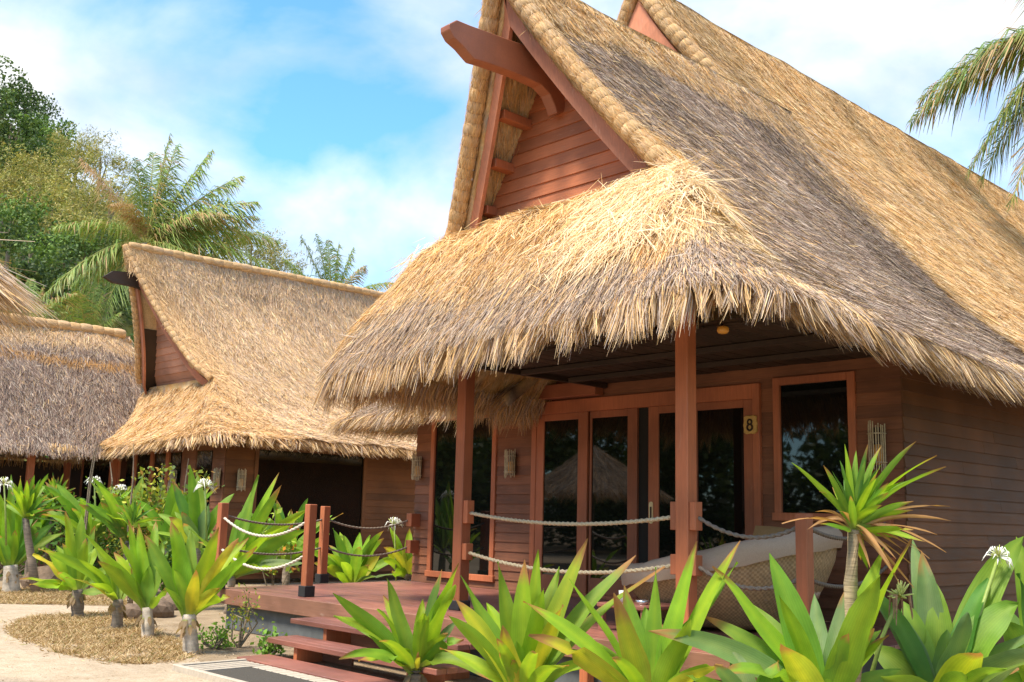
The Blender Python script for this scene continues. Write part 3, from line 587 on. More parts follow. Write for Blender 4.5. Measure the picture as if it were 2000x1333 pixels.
# porch ceiling, its edge board, beams, recessed lamp
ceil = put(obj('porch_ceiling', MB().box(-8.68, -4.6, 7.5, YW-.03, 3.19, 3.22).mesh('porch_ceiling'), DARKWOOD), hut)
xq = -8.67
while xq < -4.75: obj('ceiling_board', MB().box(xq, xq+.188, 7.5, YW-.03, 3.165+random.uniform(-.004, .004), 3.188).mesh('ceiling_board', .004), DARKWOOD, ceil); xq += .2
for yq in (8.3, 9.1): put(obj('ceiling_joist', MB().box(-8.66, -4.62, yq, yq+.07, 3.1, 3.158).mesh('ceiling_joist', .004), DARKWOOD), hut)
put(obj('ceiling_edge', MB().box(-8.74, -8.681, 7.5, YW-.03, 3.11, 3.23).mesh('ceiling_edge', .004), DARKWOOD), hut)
put(obj('eave_beam', MB().box(-9.6, -4.5, 7.24, 7.36, 3.32, 3.46).mesh('eave_beam', .006), TRIM_X), hut)
put(obj('wall_plate', MB().box(-10.2, -8.75, 9.7, 9.86, 3.02, 3.2).mesh('wall_plate', .006), TRIM_X), hut)
cl = onz((1412, 640), 3.15)
lampc = tag(empty('ceiling_lamp', (cl[0], cl[1], 3.1)), 'small amber ceiling lamp tucked under the porch eave', 'lamp')
put(obj('lamp_shade', MB().lathe([(.04, 0), (.05, -.01), (.055, -.04), (.04, -.06), (.02, -.065)], (cl[0], cl[1], 3.158), 14).mesh('lamp_shade', smooth=True), AMBER), lampc)
# porch posts with rope blocks
def postbox(x, y, w_, z0_, z1_): return MB().box(x-w_/2, x+w_/2, y-w_/2, y+w_/2, z0_, z1_)
PL = ony((903, 1000), 7.3); PR = ony((1340, 1000), 7.3)
for P in (PL, PR):
    po = put(obj('porch_post', postbox(P[0], P[1], .135, .58, 3.32).mesh('porch_post', .008), TRIM), hut)
    obj('shoe', postbox(P[0], P[1], .165, .5, .6).mesh('shoe', .006), BLACK, po)
    for z_ in (1.52, 1.10):
        zz = (z_-.13, z_+.11) if z_ > 1.3 else (z_-.085, z_+.085)
        obj('rope_block', MB().box(P[0]+.0685, P[0]+.135, P[1]-.05, P[1]+.05, *zz).mesh('rope_block', .005), TRIM, po)
        if P is PR: obj('rope_block', MB().box(P[0]-.135, P[0]-.0685, P[1]-.05, P[1]+.05, *zz).mesh('rope_block', .005), TRIM, po)

# ================================================================== deck and steps
DX0, DX1, DY0, DZ = -12.62, -4.25, 6.64, .5
deck = tag(empty('wooden_deck', (-8.4, 8.2, 0)), 'red-brown plank deck on a grey base in front of the near hut', 'deck')
bw = .118; n = int((YW-.03-DY0)/bw)
for i in range(n):
    y_ = DY0+.01+i*bw; xl = -12.30 + (-.32)*(y_-DY0)/(YW-DY0)
    put(obj('plank', MB().box(xl, DX1, y_, y_+bw-.009, DZ-.035, DZ+random.uniform(-.002, .001)).mesh('plank', .003), DECK), deck)
put(obj('fascia', MB().box(-12.31, DX1+.02, DY0-.035, DY0+.002, DZ-.185, DZ-.003).mesh('fascia', .006), FASCIA), deck)
put(obj('fascia', MB().add([(-12.345, DY0-.03, DZ-.185), (-12.30, DY0-.03, DZ-.185), (-12.63, YW-.05, DZ-.185), (-12.675, YW-.05, DZ-.185), (-12.345, DY0-.03, DZ-.002), (-12.30, DY0-.03, DZ-.002), (-12.63, YW-.05, DZ-.002), (-12.675, YW-.05, DZ-.002)], [(0, 3, 2, 1), (4, 5, 6, 7), (0, 1, 5, 4), (1, 2, 6, 5), (2, 3, 7, 6), (3, 0, 4, 7)]).mesh('fascia'), FASCIA), deck)
put(obj('foundation', MB().box(-12.24, -4.6, DY0+.06, YW, 0, DZ-.05).mesh('foundation', .01), FOUND), deck)
for px in (867, 1143):
    P = ony((px, 1280), DY0-.05); put(obj('support_post', postbox(P[0], P[1]+.02, .09, 0, DZ-.19).mesh('support_post', .006), TRIM), deck)
steps = tag(empty('wooden_steps', (-8.4, 6.0, 0)), 'red-brown open steps climbing to the deck', 'steps')
for (xa, xb, ya, yb, zt) in ((-9.82, -7.1, 6.13, 6.56, .355), (-9.62, -6.9, 5.73, 6.1, .205)):
    nb = 3
    for i in range(nb):
        y0_, y1_ = ya+(yb-ya)*i/nb, ya+(yb-ya)*(i+1)/nb-.006
        put(obj('tread', MB().box(xa, xb, y0_, y1_, zt-.05, zt).mesh('tread', .005), DECK), steps)
for (xs, ya, yb, zt) in ((-9.25, 6.17, 6.58, .304), (-7.5, 6.17, 6.58, .304), (-9.15, 5.77, 6.16, .154), (-7.35, 5.77, 6.16, .154)):
    put(obj('riser', MB().box(xs, xs+.06, ya, yb, 0, zt).mesh('riser', .004), TRIM), steps)
for (xs, yb, zt) in ((-9.19, 6.5, .3), (-9.09, 6.1, .15)): put(obj('back_board', MB().box(xs, xs+.5, yb-.03, yb, 0.01, zt).mesh('back_board'), FASCIA), steps)
# foot pad with slats, lowest board and doormat
pad = tag(empty('foot_pad', (-8, 5.0, 0)), 'pale edged slatted foot pad at the bottom of the steps', 'foot pad')
A = onz((345, 1300), .05); 
px0, px1, py0, py1 = A[0]+.06, -6.4, 4.62, 5.30
put(obj('frame', MB().box(px0, px1, py0-.05, py0, 0.0, .065).box(px0-.05, px0, py0-.05, py1, 0, .065).mesh('frame', .005), PALE), pad)
put(obj('base', MB().box(px0+.002, px1, py0+.002, py1-.002, .0, .03).mesh('base'), BURNT), pad)
xq = px0+.03; i = 0
while xq < px1-.1:
    if xq < px0+.32: put(obj('slat', MB().box(xq, xq+.055, py0+.02, py1-.02, .031, .055).mesh('slat', .004), PALE), pad)
    else: put(obj('slat', MB().box(xq, xq+.1, py1-.18, py1-.02, .031, .055).mesh('slat', .004), PALE), pad)
    xq += .095 if xq < px0+.32 else .118
put(obj('bottom_board', MB().box(-9.45, -6.6, 5.32, 5.68, .0, .06).mesh('bottom_board', .006), DECK), steps)
obj('doormat', MB().box(px0+.46, px1-.6, py0+.03, py1-.2, .0302, .058).mesh('doormat', .008), MATT, label='dark grey doormat lying on the slatted foot pad', category='doormat')

# ================================================================== rope rails
def sag(a, b, s, n=18):
    a, b = np.array(a, float), np.array(b, float); return [lerp(a, b, t) - np.array([0, 0, s*4*t*(1-t)]) for t in np.linspace(0, 1, n)]
def rope(mb, a, b, s, r=.017, twist=True):
    P = sag(a, b, s, 26); mb.tube(P, r*.8, 6)
    if twist:
        Q = sag(a, b, s, 120); L_ = np.linalg.norm(np.array(b)-np.array(a))
        for ph in (0, PI):
            pts = []
            for i, p in enumerate(Q):
                t = Q[min(i+1, 119)]-Q[max(i-1, 0)]; t = t/np.linalg.norm(t); u = np.cross(t, (0, 0, 1)); u /= np.linalg.norm(u); v = np.cross(t, u); an = ph + i/119*L_/.06*2*PI*.5
                pts.append(p+(u*math.cos(an)+v*math.sin(an))*r*.5)
            mb.tube(pts, r*.62, 5)
    return mb
def railpost(P, h=1.06, w_=.105):
    po = obj('post', postbox(P[0], P[1], w_, DZ+.1, DZ+h).mesh('post', .007), TRIM); sh = obj('shoe', postbox(P[0], P[1], w_+.035, DZ+.001, DZ+.125).mesh('shoe', .005), BLACK, po); return po
PA, PB, PCc = onz((425, 1150), .5), onz((598, 1166), .5), onz((628, 1139), .5)
PD = ony((1571, 1060), 7.55)
rl = tag(empty('rope_fence', (PA[0], PA[1], DZ)), 'rope fence with three red-brown posts and white front ropes at the deck end', 'fence')
for P in (PA, PB, PCc): put(railpost(P), rl)
WB = (-12.52, 9.72)
for z_, s_ in ((1.37, .16), (.98, .14)):
    put(obj('rope', rope(MB(), (PA[0]+.05, PA[1], z_), (PB[0]-.05, PB[1], z_), .20).mesh('rope', smooth=True), ROPE_W), rl)
    put(obj('rope', rope(MB(), (PA[0]+.02, PA[1]+.05, z_+.03), (PCc[0], PCc[1]-.05, z_), .09, .015).mesh('rope', smooth=True), ROPE_G), rl)
    put(obj('rope', rope(MB(), (PCc[0]+.03, PCc[1]+.05, z_), (WB[0]+.05, WB[1], z_+.02), .12, .015).mesh('rope', smooth=True), ROPE_G), rl)
    put(obj('wall_block', MB().box(WB[0]+.02, WB[0]+.14, WB[1]-.02, YW-.02, z_-.07, z_+.12).mesh('wall_block', .004), TRIM), rl)
rl2 = tag(empty('rope_rail', (PR[0], PR[1], DZ)), 'pale rope rail strung between the porch posts and the short end post', 'rail')
put(railpost(PD, 1.05), rl2)
for z_, s_ in ((1.5, .085), (1.09, .12)):
    put(obj('rope', rope(MB(), (PL[0]+.13, PL[1], z_), (PR[0]-.13, PR[1], z_), s_, .02).mesh('rope', smooth=True), ROPE), rl2)
    put(obj('rope', rope(MB(), (PR[0]+.13, PR[1], z_), (PD[0]-.05, PD[1], z_-.06), .12, .018).mesh('rope', smooth=True), ROPE_G), rl2)
    put(obj('rope', rope(MB(), (PD[0]+.0, PD[1]+.05, z_-.06), (-5.0, YW-.06, z_), .12, .018).mesh('rope', smooth=True), ROPE_G), rl2)
    put(obj('wall_block', MB().box(-5.06, -4.94, YW-.10, YW-.02, z_-.08, z_+.08).mesh('wall_block', .004), TRIM), rl2)

# ================================================================== bamboo wall lamps
def wall_lamp(c, h, r, label, axis='y', sgn=-1, glow=True):
    t = tag(empty('wall_lamp', tuple(c)), label, 'wall lamp', 'bamboo wall lamps')
    for k in range(11):
        a = PI*(k+.5)/11; dx, dy = math.cos(a)*r, -math.sin(a)*r
        if axis == 'x': dx, dy = math.sin(a)*r, math.cos(a)*r
        hh = h*random.uniform(.94, 1.06)
        put(obj('bamboo_stick', MB().tube([(c[0]+dx, c[1]+dy, c[2]-h/2+random.uniform(-.02, .02)), (c[0]+dx+random.uniform(-.006, .006), c[1]+dy, c[2]-h/2+hh)], random.uniform(.0055, .008), 6).mesh('bamboo_stick'), BAMBOO), t)
    for zz in (-.32, .28):
        pts = [(c[0]+(math.cos(a) if axis == 'y' else math.sin(a))*(r+.01), c[1]+(-math.sin(a) if axis == 'y' else math.cos(a))*(r+.01), c[2]+zz*h) for a in np.linspace(0, PI, 14)]
        put(obj('binding', MB().tube(pts, .006, 5).mesh('binding'), BAMBOO), t)
    put(obj('inner_glass', MB().lathe([(.02, -h*.36), (r*.55, -h*.34), (r*.6, -.02), (r*.5, .02), (.02, .03)], tuple(c), 12).mesh('inner_glass', smooth=True), AMBER), t)
    put(obj('back_plate', MB().box(c[0]-r*.7, c[0]+r*.7, c[1]+.012, c[1]+.03, c[2]-h*.42, c[2]+h*.42).mesh('back_plate') if axis == 'y' else MB().box(c[0]-.03, c[0]-.012, c[1]-r*.7, c[1]+r*.7, c[2]-h*.42, c[2]+h*.42).mesh('back_plate'), BURNT), t)
    return t
for px, py, lb in ((816, 914, 'bamboo wall lamp at the corner left of the tall narrow window'), (998, 906, 'bamboo wall lamp between the tall narrow window and the sliding doors'), (1714, 874, 'bamboo wall lamp right of the square window')):
    c = ony((px, py), YW-.07); wall_lamp(c, .36 if px < 1600 else .48, .085, lb)

# ================================================================== daybed on the porch
def daybed():
    c = np.array([*ony((1425, 1150), 8.45)[:2], DZ]); t = tag(empty('wicker_daybed', tuple(c)), 'round woven wicker daybed with beige cushion rim on the deck', 'daybed')
    nv, nu = 16, 72; V = []; F = []; uv = []
    prof = [(.46, .0), (.56, .015), (.70, .11), (.82, .22), (.90, .33), (.93, .42)]
    zs = np.linspace(0, 1, nv); rr = np.interp(zs, np.linspace(0, 1, 6), [p[0] for p in prof]); hh = np.interp(zs, np.linspace(0, 1, 6), [p[1] for p in prof])
    ang = lambda k: 2*PI*k/nu
    tilt = lambda a: (.5+.5*math.cos(a-math.radians(15)))**1.3       # high side faces +x, the back of the seat
    rise = lambda a, z_: hh[-1]*1.0*tilt(a)*z_
    for j in range(nv):
        for k in range(nu):
            a = ang(k); rib = 1+.01*math.cos(a*36); V.append((c[0]+rr[j]*rib*1.08*math.cos(a), c[1]+rr[j]*rib*math.sin(a), c[2]+.02+hh[j]+rise(a, zs[j]**1.5)))
    F = [(j*nu+k, j*nu+(k+1) % nu, (j+1)*nu+(k+1) % nu, (j+1)*nu+k) for j in range(nv-1) for k in range(nu)] + [tuple(range(nu))[::-1]]
    me = bpy.data.meshes.new('basket'); me.from_pydata(V, [], F); ul = me.uv_layers.new(name='UV')
    for p in me.polygons:
        for li in p.loop_indices:
            vi = me.loops[li].vertex_index; k = vi % nu; j = vi//nu
            if k == 0 and any(me.loops[q].vertex_index % nu == nu-1 for q in p.loop_indices): k = nu
            ul.data[li].uv = (k/nu*260, j/(nv-1)*44)
    me.polygons.foreach_set('use_smooth', [True]*len(me.polygons)); put(obj('basket', me, WICKER), t)
    # upholstered lining: outer roll over the rim, then down the inside to the seat
    mb = MB(); V = []; cs = [(.035, -.10), (.05, -.03), (.04, .04), (0, .085), (-.05, .10), (-.11, .085), (-.15, .03), (-.17, -.06), (-.19, -.2), (-.2, -.5)]; n2 = len(cs)
    for k in range(nu):
        a = ang(k); top = .02+hh[-1]+rise(a, 1)
        for q, (dr, dz) in enumerate(cs):
            wob_ = .007*math.sin(9*a+q)+.004*math.sin(23*a); zz = max(top+dz+wob_, .40) if q > 6 else top+dz+wob_; V.append((c[0]+(rr[-1]+dr+wob_)*1.08*math.cos(a), c[1]+(rr[-1]+dr+wob_)*math.sin(a), c[2]+zz))
    F = [(k*n2+q, ((k+1) % nu)*n2+q, ((k+1) % nu)*n2+q+1, k*n2+q+1) for k in range(nu) for q in range(n2-1)]
    put(obj('rim_cushion', mb.add(V, F).mesh('rim_cushion', smooth=True), CUSHION), t)
    put(obj('seat_cushion', MB().lathe([(.3, .30), (.74, .30), (.76, .36), (.7, .42), (.3, .435)], tuple(c), 40, 1.12, 1).mesh('seat_cushion', smooth=True), CUSHION), t)
    for (dx, dy, rz, s_, lb) in ((.38, .30, .5, .30, 'tan square pillow standing in the wicker daybed'), (.62, -.1, -.5, .24, 'smaller tan pillow tucked behind the deck end post')):
        mb = MB(); g = 9; V = []
        for side in (1, -1):
            for i in range(g):
                for j in range(g):
                    u, v = i/(g-1)*2-1, j/(g-1)*2-1; th = .085*side*(max(0, (1-u**4)*(1-v**4)))**.6; V.append((u*s_*(1-.07*v*v), th, v*s_*(1-.07*u*u)))
        F = [(o+i*g+j, o+(i+1)*g+j, o+(i+1)*g+j+1, o+i*g+j+1)[::(1 if o else -1)] for o in (0, g*g) for i in range(g-1) for j in range(g-1)]
        o = obj('pillow', mb.add(V, F).mesh('pillow', smooth=True), PILLOW, label=lb, category='pillow'); o.location = (c[0]+dx, c[1]+dy, c[2]+.66); o.rotation_euler = (-.45, .12, rz)
daybed()
# low table with cup and ashtray
tp = onz((1170, 1240), .5); tb = tag(empty('low_table', (tp[0], tp[1]+.5, DZ)), 'small dark low table on the deck behind the leaves', 'table')
tx, ty = tp[0], tp[1]+.55
put(obj('table_top', MB().box(tx-.28, tx+.28, ty-.28, ty+.28, .70, .74).mesh('table_top', .01), DECK), tb)
for sx in (-1, 1):
    for sy in (-1, 1): put(obj('leg', MB().box(tx+sx*.24-.025, tx+sx*.24+.025, ty+sy*.24-.025, ty+sy*.24+.025, DZ, .70).mesh('leg'), DECK), tb)
obj('ashtray', MB().lathe([(.02, 0), (.05, 0), (.06, .035), (.052, .036), (.045, .012), (.01, .01)], (tx+.1, ty-.1, .741), 18).mesh('ashtray', smooth=True), STEEL, label='small steel ashtray on the low table', category='ashtray')
obj('cup', MB().lathe([(.02, 0), (.035, 0), (.042, .1), (.038, .1), (.03, .01), (.005, .01)], (tx-.16, ty-.05, .741), 18).mesh('cup', smooth=True), WHITE, label='white cup standing on the low table', category='cup')

# ================================================================== second hut, further along the path
hut2 = tag(empty('thatched_hut', (-23.2, 11, 0)), 'second thatched hut with pale roof and dark side window behind the deck', 'hut', 'thatched huts')
hut['group'] = 'thatched huts'
XR3, ZR3 = -23.2, 7.46
prof3 = bez((1.06, -3.6), (4.45, -4.47), np.linspace(0, 1, 36)); prof3l = bez((-1.06, -3.6), (-4.25, -4.53), np.linspace(0, 1, 36))
ZB3 = 4.41; k3 = int(np.argmin(abs(prof3[:, 1]-(ZB3-ZR3)))); k3l = int(np.argmin(abs(prof3l[:, 1]-(ZB3-ZR3)))); YG3 = 11.0
def yf3(v, p): return YG3 - .14*sstep(ZB3-ZR3-.05, ZB3-ZR3+.3, p[1]) - max(0, (p[1]-(ZB3-ZR3)))/abs(ZB3-ZR3)*1.31
def col_h2(P, r):
    m = .25+.5*wob(P*np.array([1, .6, 1.3]), .9, 31); c = mixpal(P, r, m, PALEP, ([TAN, OLDL, PINK, OLD], [4, 3, 2, .6])); g = (sstep(.9, .2, P[:, 1]-(YG3-1.3*sstep(4.6, 7, P[:, 2])))*.5)[:, None]
    return lerp(c, GOLD*1.0, 0)*(1-g) + g*GOLD*rng.uniform(.9, 1.2, (len(P), 1))
def col_s2(P, r): return pal(r, [GOLD, PALEG, ORNG, TAN, OLD], [4, 3, 1.6, 3, .5])*rng.uniform(.8, 1.15, (len(P), 1))
roof3 = part('thatch_roof', hut2)
G3R = slope_grid((XR3, ZR3), prof3, yf3, 24, 60); G3L = slope_grid((XR3, ZR3), prof3l, yf3, 24, 30)
outer3 = round_path([(-18.75, YG3, 2.99), (-18.75, 9.8, 3.02), (-27.45, 9.95, 2.88), (-27.45, YG3, 2.93)], [.7, .9])
G3S = skirt_grid(outer3, lambda p: (min(max(p[0], XR3+prof3l[k3l, 0]), XR3+prof3[k3, 0]), YG3, ZB3), lower_gh(prof3, k3)*np.array([1, 1]))
for G, cf, dn in ((G3R, col_h2, 1200), (G3L, col_h2, 250), (G3S, col_s2, 1500)):
    thatch_shell('thatch_layer', G, cf, roof3, .2, .05); straw('straw', G, cf, roof3, dn*2, (.12, .34), (.008, .016), .28, lump=.05)
for G in (G3R, G3S): fringe('eave_fringe', G, lambda P, r: pal(r, [GOLD, TAN, PALEG, OLDL], [3, 3, 2, 1])*rng.uniform(.8, 1.15, (len(P), 1)), roof3, 750, (.15, .42), .2, (.011, .02))
ridge_cap(roof3, XR3, ZR3, 9.56, 24, prof3, prof3l, col_h2, 1800, .5, width=(.008, .016))
gable3 = part('gable', hut2)
for pr, k in ((prof3, k3), (prof3l, k3l)):
    bargeboard(gable3, pr, k, (XR3, ZR3), yf3, .17, .2, .05, .05); beads(rake_pts(pr, k, (XR3, ZR3), yf3, off_y=-.06, dz=.0), .075, .15, gable3, fib=700)
beads([(XR3, 9.6, ZR3+.02), (XR3, 16, ZR3+.05), (XR3, 23.5, ZR3+.02)], .10, .26, roof3, 'ridge_bundle')
GABLE2 = wood('faded_gable_paint', (.52, .26, .17), 'x', .6, .1)
gable_siding(gable3, prof3, prof3l, (XR3, ZR3), ZB3-.2, lambda z: lerp(YG3, yf3(0, (0, z-ZR3))+.25, .8), .15, 20, GABLE2, .2)
for G in (G3L, G3R):
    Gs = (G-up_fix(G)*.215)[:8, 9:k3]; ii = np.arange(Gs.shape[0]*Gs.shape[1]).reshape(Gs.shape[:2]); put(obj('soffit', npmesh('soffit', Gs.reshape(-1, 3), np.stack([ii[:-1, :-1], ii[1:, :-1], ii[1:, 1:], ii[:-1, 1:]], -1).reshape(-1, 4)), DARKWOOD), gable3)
br = [(203, 540), (222, 529), (262, 533), (300, 545), (330, 556), (330, 585), (262, 560), (222, 552)]
put(obj('bracket_beam', MB().prism([tuple(onx(q, XR3+.06)[1:]) for q in br], 'x', XR3-.06, XR3+.06).mesh('bracket_beam'), DARKWOOD), hut2)
XS, YF = -19.5, 10.43
put(obj('front_wall', MB().box(-27, XS-.1, YF+.004, YF+.15, .1, 2.86).mesh('front_wall'), SIDING), hut2)
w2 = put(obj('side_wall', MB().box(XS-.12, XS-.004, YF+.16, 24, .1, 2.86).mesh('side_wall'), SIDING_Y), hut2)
ya, yb = float(onx((500, 950), XS)[1]), float(onx((707, 950), XS)[1])
f2 = put(obj('front_siding', MB().box(-21.4, XS-.12, YF-.003, YF+.003, .1, 2.84).mesh('front_siding'), SIDING), hut2)
clapboards(f2, 'board', SIDING, 18, .145, .2, [(-20.0, XS), (-21.3, -20.75)], YF-.004, 'x')
clapboards(w2, 'board', SIDING_Y, 18, .145, .2, [(YF, 24)], XS, 'y', skip=[(0, ya, yb, .3, 2.75)])
sw = part('window', hut2)
put(obj('frame', MB().box(XS-.01, XS+.05, ya-.08, ya, .25, 2.83).box(XS-.01, XS+.05, yb, yb+.08, .25, 2.83).box(XS-.01, XS+.05, ya, yb, 2.75, 2.83).box(XS-.01, XS+.05, ya, yb, .25, .33).mesh('frame'), SIDING_Y), sw)
put(obj('pane', MB().box(XS-.001, XS+.008, ya, yb, .33, 2.75).mesh('pane'), GLASS), sw)
fw = part('window', hut2)
put(obj('pane', MB().box(-20.7, -20.05, YF-.02, YF-.005, .4, 2.7).mesh('pane'), GLASS), fw); put(obj('pane', MB().box(-26.8, -21.45, YF-.02, YF-.005, .4, 2.7).mesh('pane'), GLASS), fw)
for xx in (-22.1, -22.9, -23.8, -24.7): put(obj('mullion', MB().box(xx, xx+.16, YF-.06, YF-.021, .3, 2.9).mesh('mullion'), TRIM), fw)
for px, ax, lb in ((341, 'y', 'bamboo lamp on the second hut front beside the yellow shrub'), (426, 'y', 'bamboo lamp on the second hut corner above the white flower'), (471, 'x', 'pale bamboo lamp on the second hut side wall by the window')):
    c = ony((px, 936), YF-.07) if ax == 'y' else onx((px, 938), XS+.07); wall_lamp(c, .42, .09, lb, ax)

# third roof on the far left, open pavilion
hut3 = tag(empty('thatched_pavilion', (-26.1, 8, 0)), 'open pavilion with weathered grey thatch and pale ridge bundles, left of the second hut', 'pavilion')
XR4, ZR4 = -26.1, 5.86
prof4 = bez((.75, -1.25), (1.93, -3.1), np.linspace(0, 1, 26)); prof4l = prof4*np.array([-1, 1])
def col_h3(P, r):
    m = 1 - 1.2*sstep(5.1, 5.5, P[:, 2]+.15*wob(P, 1.2, 3)); c = mixpal(P, r, m, PALEP, OLDP); br_ = (abs(P[:, 2]-5.12-.1*wob(P, 1.2, 3)) < .12)[:, None]
    return np.where(br_ & (rng.uniform(0, 1, (len(P), 1)) < .6), ORNG*.8, c)
roof4 = part('thatch_roof', hut3)
G4R = slope_grid((XR4, ZR4), prof4, lambda v, p: 3.0, 11.02, 40); G4L = slope_grid((XR4, ZR4), prof4l, lambda v, p: 3.0, 11.02, 20)
for G, dn in ((G4R, 1700), (G4L, 200)): thatch_shell('thatch_layer', G, col_h3, roof4, .2, .05); straw('straw', G, col_h3, roof4, int(dn*1.6), (.12, .32), (.008, .016), .35, lump=.05)
fringe('eave_fringe', G4R, col_eave, roof4, 700, (.08, .22), .2, (.012, .02)); fringe('eave_fringe', G4L, col_s2, roof4, 500, (.1, .3), .2, (.012, .02))
straw('underside_straw', G4L-up_fix(G4L)*.2, col_under, roof4, 250, (.2, .5), (.014, .022), flip=True)
beads([(XR4, 3, ZR4+.02), (XR4, 11, ZR4+.02)], .13, .28, roof4, 'ridge_bundle')
for yy in (4.0, 6.2, 8.4, 10.3):
    for xx in (-24.7, -27.6): put(obj('post', postbox(xx, yy, .14, 0, 3.2).mesh('post', .008), TRIM), hut3)
put(obj('low_wall', MB().box(-27.75, -24.6, 3.5, 10.6, 0, .4).mesh('low_wall'), FASCIA), hut3)
put(obj('back_screen', MB().box(-28.1, -28.0, 3, 11, 0, 2.6).mesh('back_screen'), DARKWOOD), hut3)

# near lodge whose roof corner reaches into the picture, and a parasol that shows in the door glass
def mirrored_parasol(cx, cy):
    t = tag(empty('thatched_parasol', (cx, cy, 0)), 'conical thatched parasol across the path, only its reflection showing in the door glass', 'parasol'); R_, H_, rz = 2.3, 1.5, 2.45
    th = np.linspace(0, 2*PI, 41); nv = 10; G = np.zeros((41, nv, 3)); v = np.linspace(.02, 1, nv); G[..., 0] = cx+R_*v[None]*np.cos(-th)[:, None]; G[..., 1] = cy+R_*v[None]*np.sin(-th)[:, None]; G[..., 2] = rz+H_*(1-v**.92)[None]
    cf = lambda Q, r: pal(r, [TAN, OLDL, PINK, OLD], [3, 3, 2, 1])*rng.uniform(.8, 1.15, (len(Q), 1)); thatch_shell('thatch_layer', G, cf, t, .14, .03); straw('straw', G, cf, t, 300, (.3, .6), (.012, .03)); fringe('eave_fringe', G, cf, t, 150, (.2, .5), .14, (.012, .03))
    put(obj('pole', MB().tube([(cx, cy, 0), (cx, cy, rz+H_*.9)], .08, 10).mesh('pole', smooth=True), BARK_D), t)
mirrored_parasol(-23.3, -6)
lodge = tag(empty('thatched_lodge', (-9.6, -1.2, 0)), 'thatched roof corner reaching in at the upper left edge, nearest the viewer', 'hut')
CX, CY, CZ = [float(q) for q in onz((36, 492), 2.62)]
cfl = lambda Q, r: pal(r, [TAN, OLDL, GOLD, OLD, PINK], [3, 3, 2, 1.2, 2])*rng.uniform(.8, 1.15, (len(Q), 1))
outl = round_path([(CX, CY-5.2, CZ), (CX, CY, CZ-.02), (CX-4.6, CY+.1, CZ)], [.35], .08)
GLO = skirt_grid(outl, lambda p: (min(p[0], CX-2.3), min(p[1], CY-2.3), CZ+2.75), np.stack([np.linspace(0, 1, 20), np.linspace(0, 1, 20)**.93], 1))
thatch_shell('thatch_layer', GLO, cfl, lodge, .14, .02); straw('straw', GLO, cfl, lodge, 3000, (.2, .5), (.003, .007)); fringe('eave_fringe', GLO, cfl, lodge, 1500, (.12, .34), .14, (.003, .006), .3); straw('underside_straw', GLO-up_fix(GLO)*.14, col_under, lodge, 900, (.2, .4), (.004, .008), flip=True)
for xx, yy in ((CX-.9, CY-.9), (CX-.9, CY-4.6), (CX-4.2, CY-.9)): put(obj('post', postbox(xx, yy, .14, 0, 3.3).mesh('post', .008), TRIM), lodge)

# ================================================================== plants
def leaf_mesh(b, t, W, arch=.18, fold=.35, wav=.012, c0=(.17, .33, .045), c1=None, brown=0, n=12, side=None, tipw=1.0, base=.4):
    b, t = np.array(b, float), np.array(t, float); Ld = np.linalg.norm(t-b); hz = (t-b)*np.array([1, 1, 0]); hl = np.linalg.norm(hz)
    ctrl = b + (t-b)*.5 + np.array([0, 0, 1.])*arch*Ld - hz*.12
    s = np.linspace(0, 1, n)[:, None]; C = (1-s)**2*b + 2*s*(1-s)*ctrl + s*s*t; T = 2*(1-s)*(ctrl-b) + 2*s*(t-ctrl); T /= np.linalg.norm(T, axis=1, keepdims=True)
    rad = hz/hl if hl > .05*Ld else np.array([math.cos(b[0]*50), math.sin(b[0]*50), 0]); sd_ = np.array([-rad[1], rad[0], 0]) if side is None else side
    vs = np.cross(T, (b+t)/2-CAM); vs /= np.linalg.norm(vs, axis=1, keepdims=True)+1e-9; vs = vs*np.sign(vs @ sd_ + 1e-6)[:, None]; kf = rng.uniform(.2, .8); sd2 = sd_*(1-kf)+vs*kf
    S = sd2 - T*np.sum(T*sd2, axis=1, keepdims=True); S /= np.linalg.norm(S, axis=1, keepdims=True); Nn = np.cross(S, T)
    flip = np.where((Nn @ (np.array([0, 0, 1.])-.6*rad))[:, None] < 0, -1, 1); Nn = Nn*flip
    s1 = s[:, 0]; wd = W*(base+(1-base)*sstep(0, .42, s1))*np.clip(1-s1**3.2, 0, 1)**.85; wd = np.maximum(wd, .002)
    A = np.array([-1, -.55, 0, .55, 1]); V = []; Cc = []; ph = rng.uniform(0, 6, 2); c0 = np.array(c0); c1 = np.array(c1) if c1 is not None else c0*np.array([1.5, 1.25, 1.1])
    fr = rng.uniform(7, 12)
    for j, a in enumerate(A):
        u = wav*np.sin(s1*fr+ph[0 if a < 0 else 1])*a*a*sstep(.05, .4, s1)
        V.append(C + S*(a*wd/2)[:, None] + Nn*(abs(a)*fold*wd/2*(1-.55*s1) + u)[:, None])
        cc = np.tile(c0, (n, 1))*(1.0 if abs(a) == .55 else 1.0); cc = cc + (c1-cc)*(.55 if a == 0 else 0)
        y = sstep(.22, 0, s1)[:, None]; cc = cc*(1-y) + y*np.array([.34, .42, .10])
        if abs(a) == 1 and brown > 1: cc = lerp(cc, np.array([.45, .33, .05]), .5)
        if brown: e = sstep(1-.16*brown, 1-.07*brown, s1+.05*abs(a))[:, None]; cc = cc*(1-e) + e*np.array([.40, .20, .07])
        Cc.append(cc)
    V = np.array(V).transpose(1, 0, 2).reshape(-1, 3); Cc = np.array(Cc).transpose(1, 0, 2).reshape(-1, 3)
    i = np.arange(n-1)[:, None]*5+np.arange(4)[None]; i = i.ravel(); F = np.stack([i, i+1, i+6, i+5], 1)
    return npmesh('leaf', V, F, Cc, True, np.tile(A*.5+.5, n))
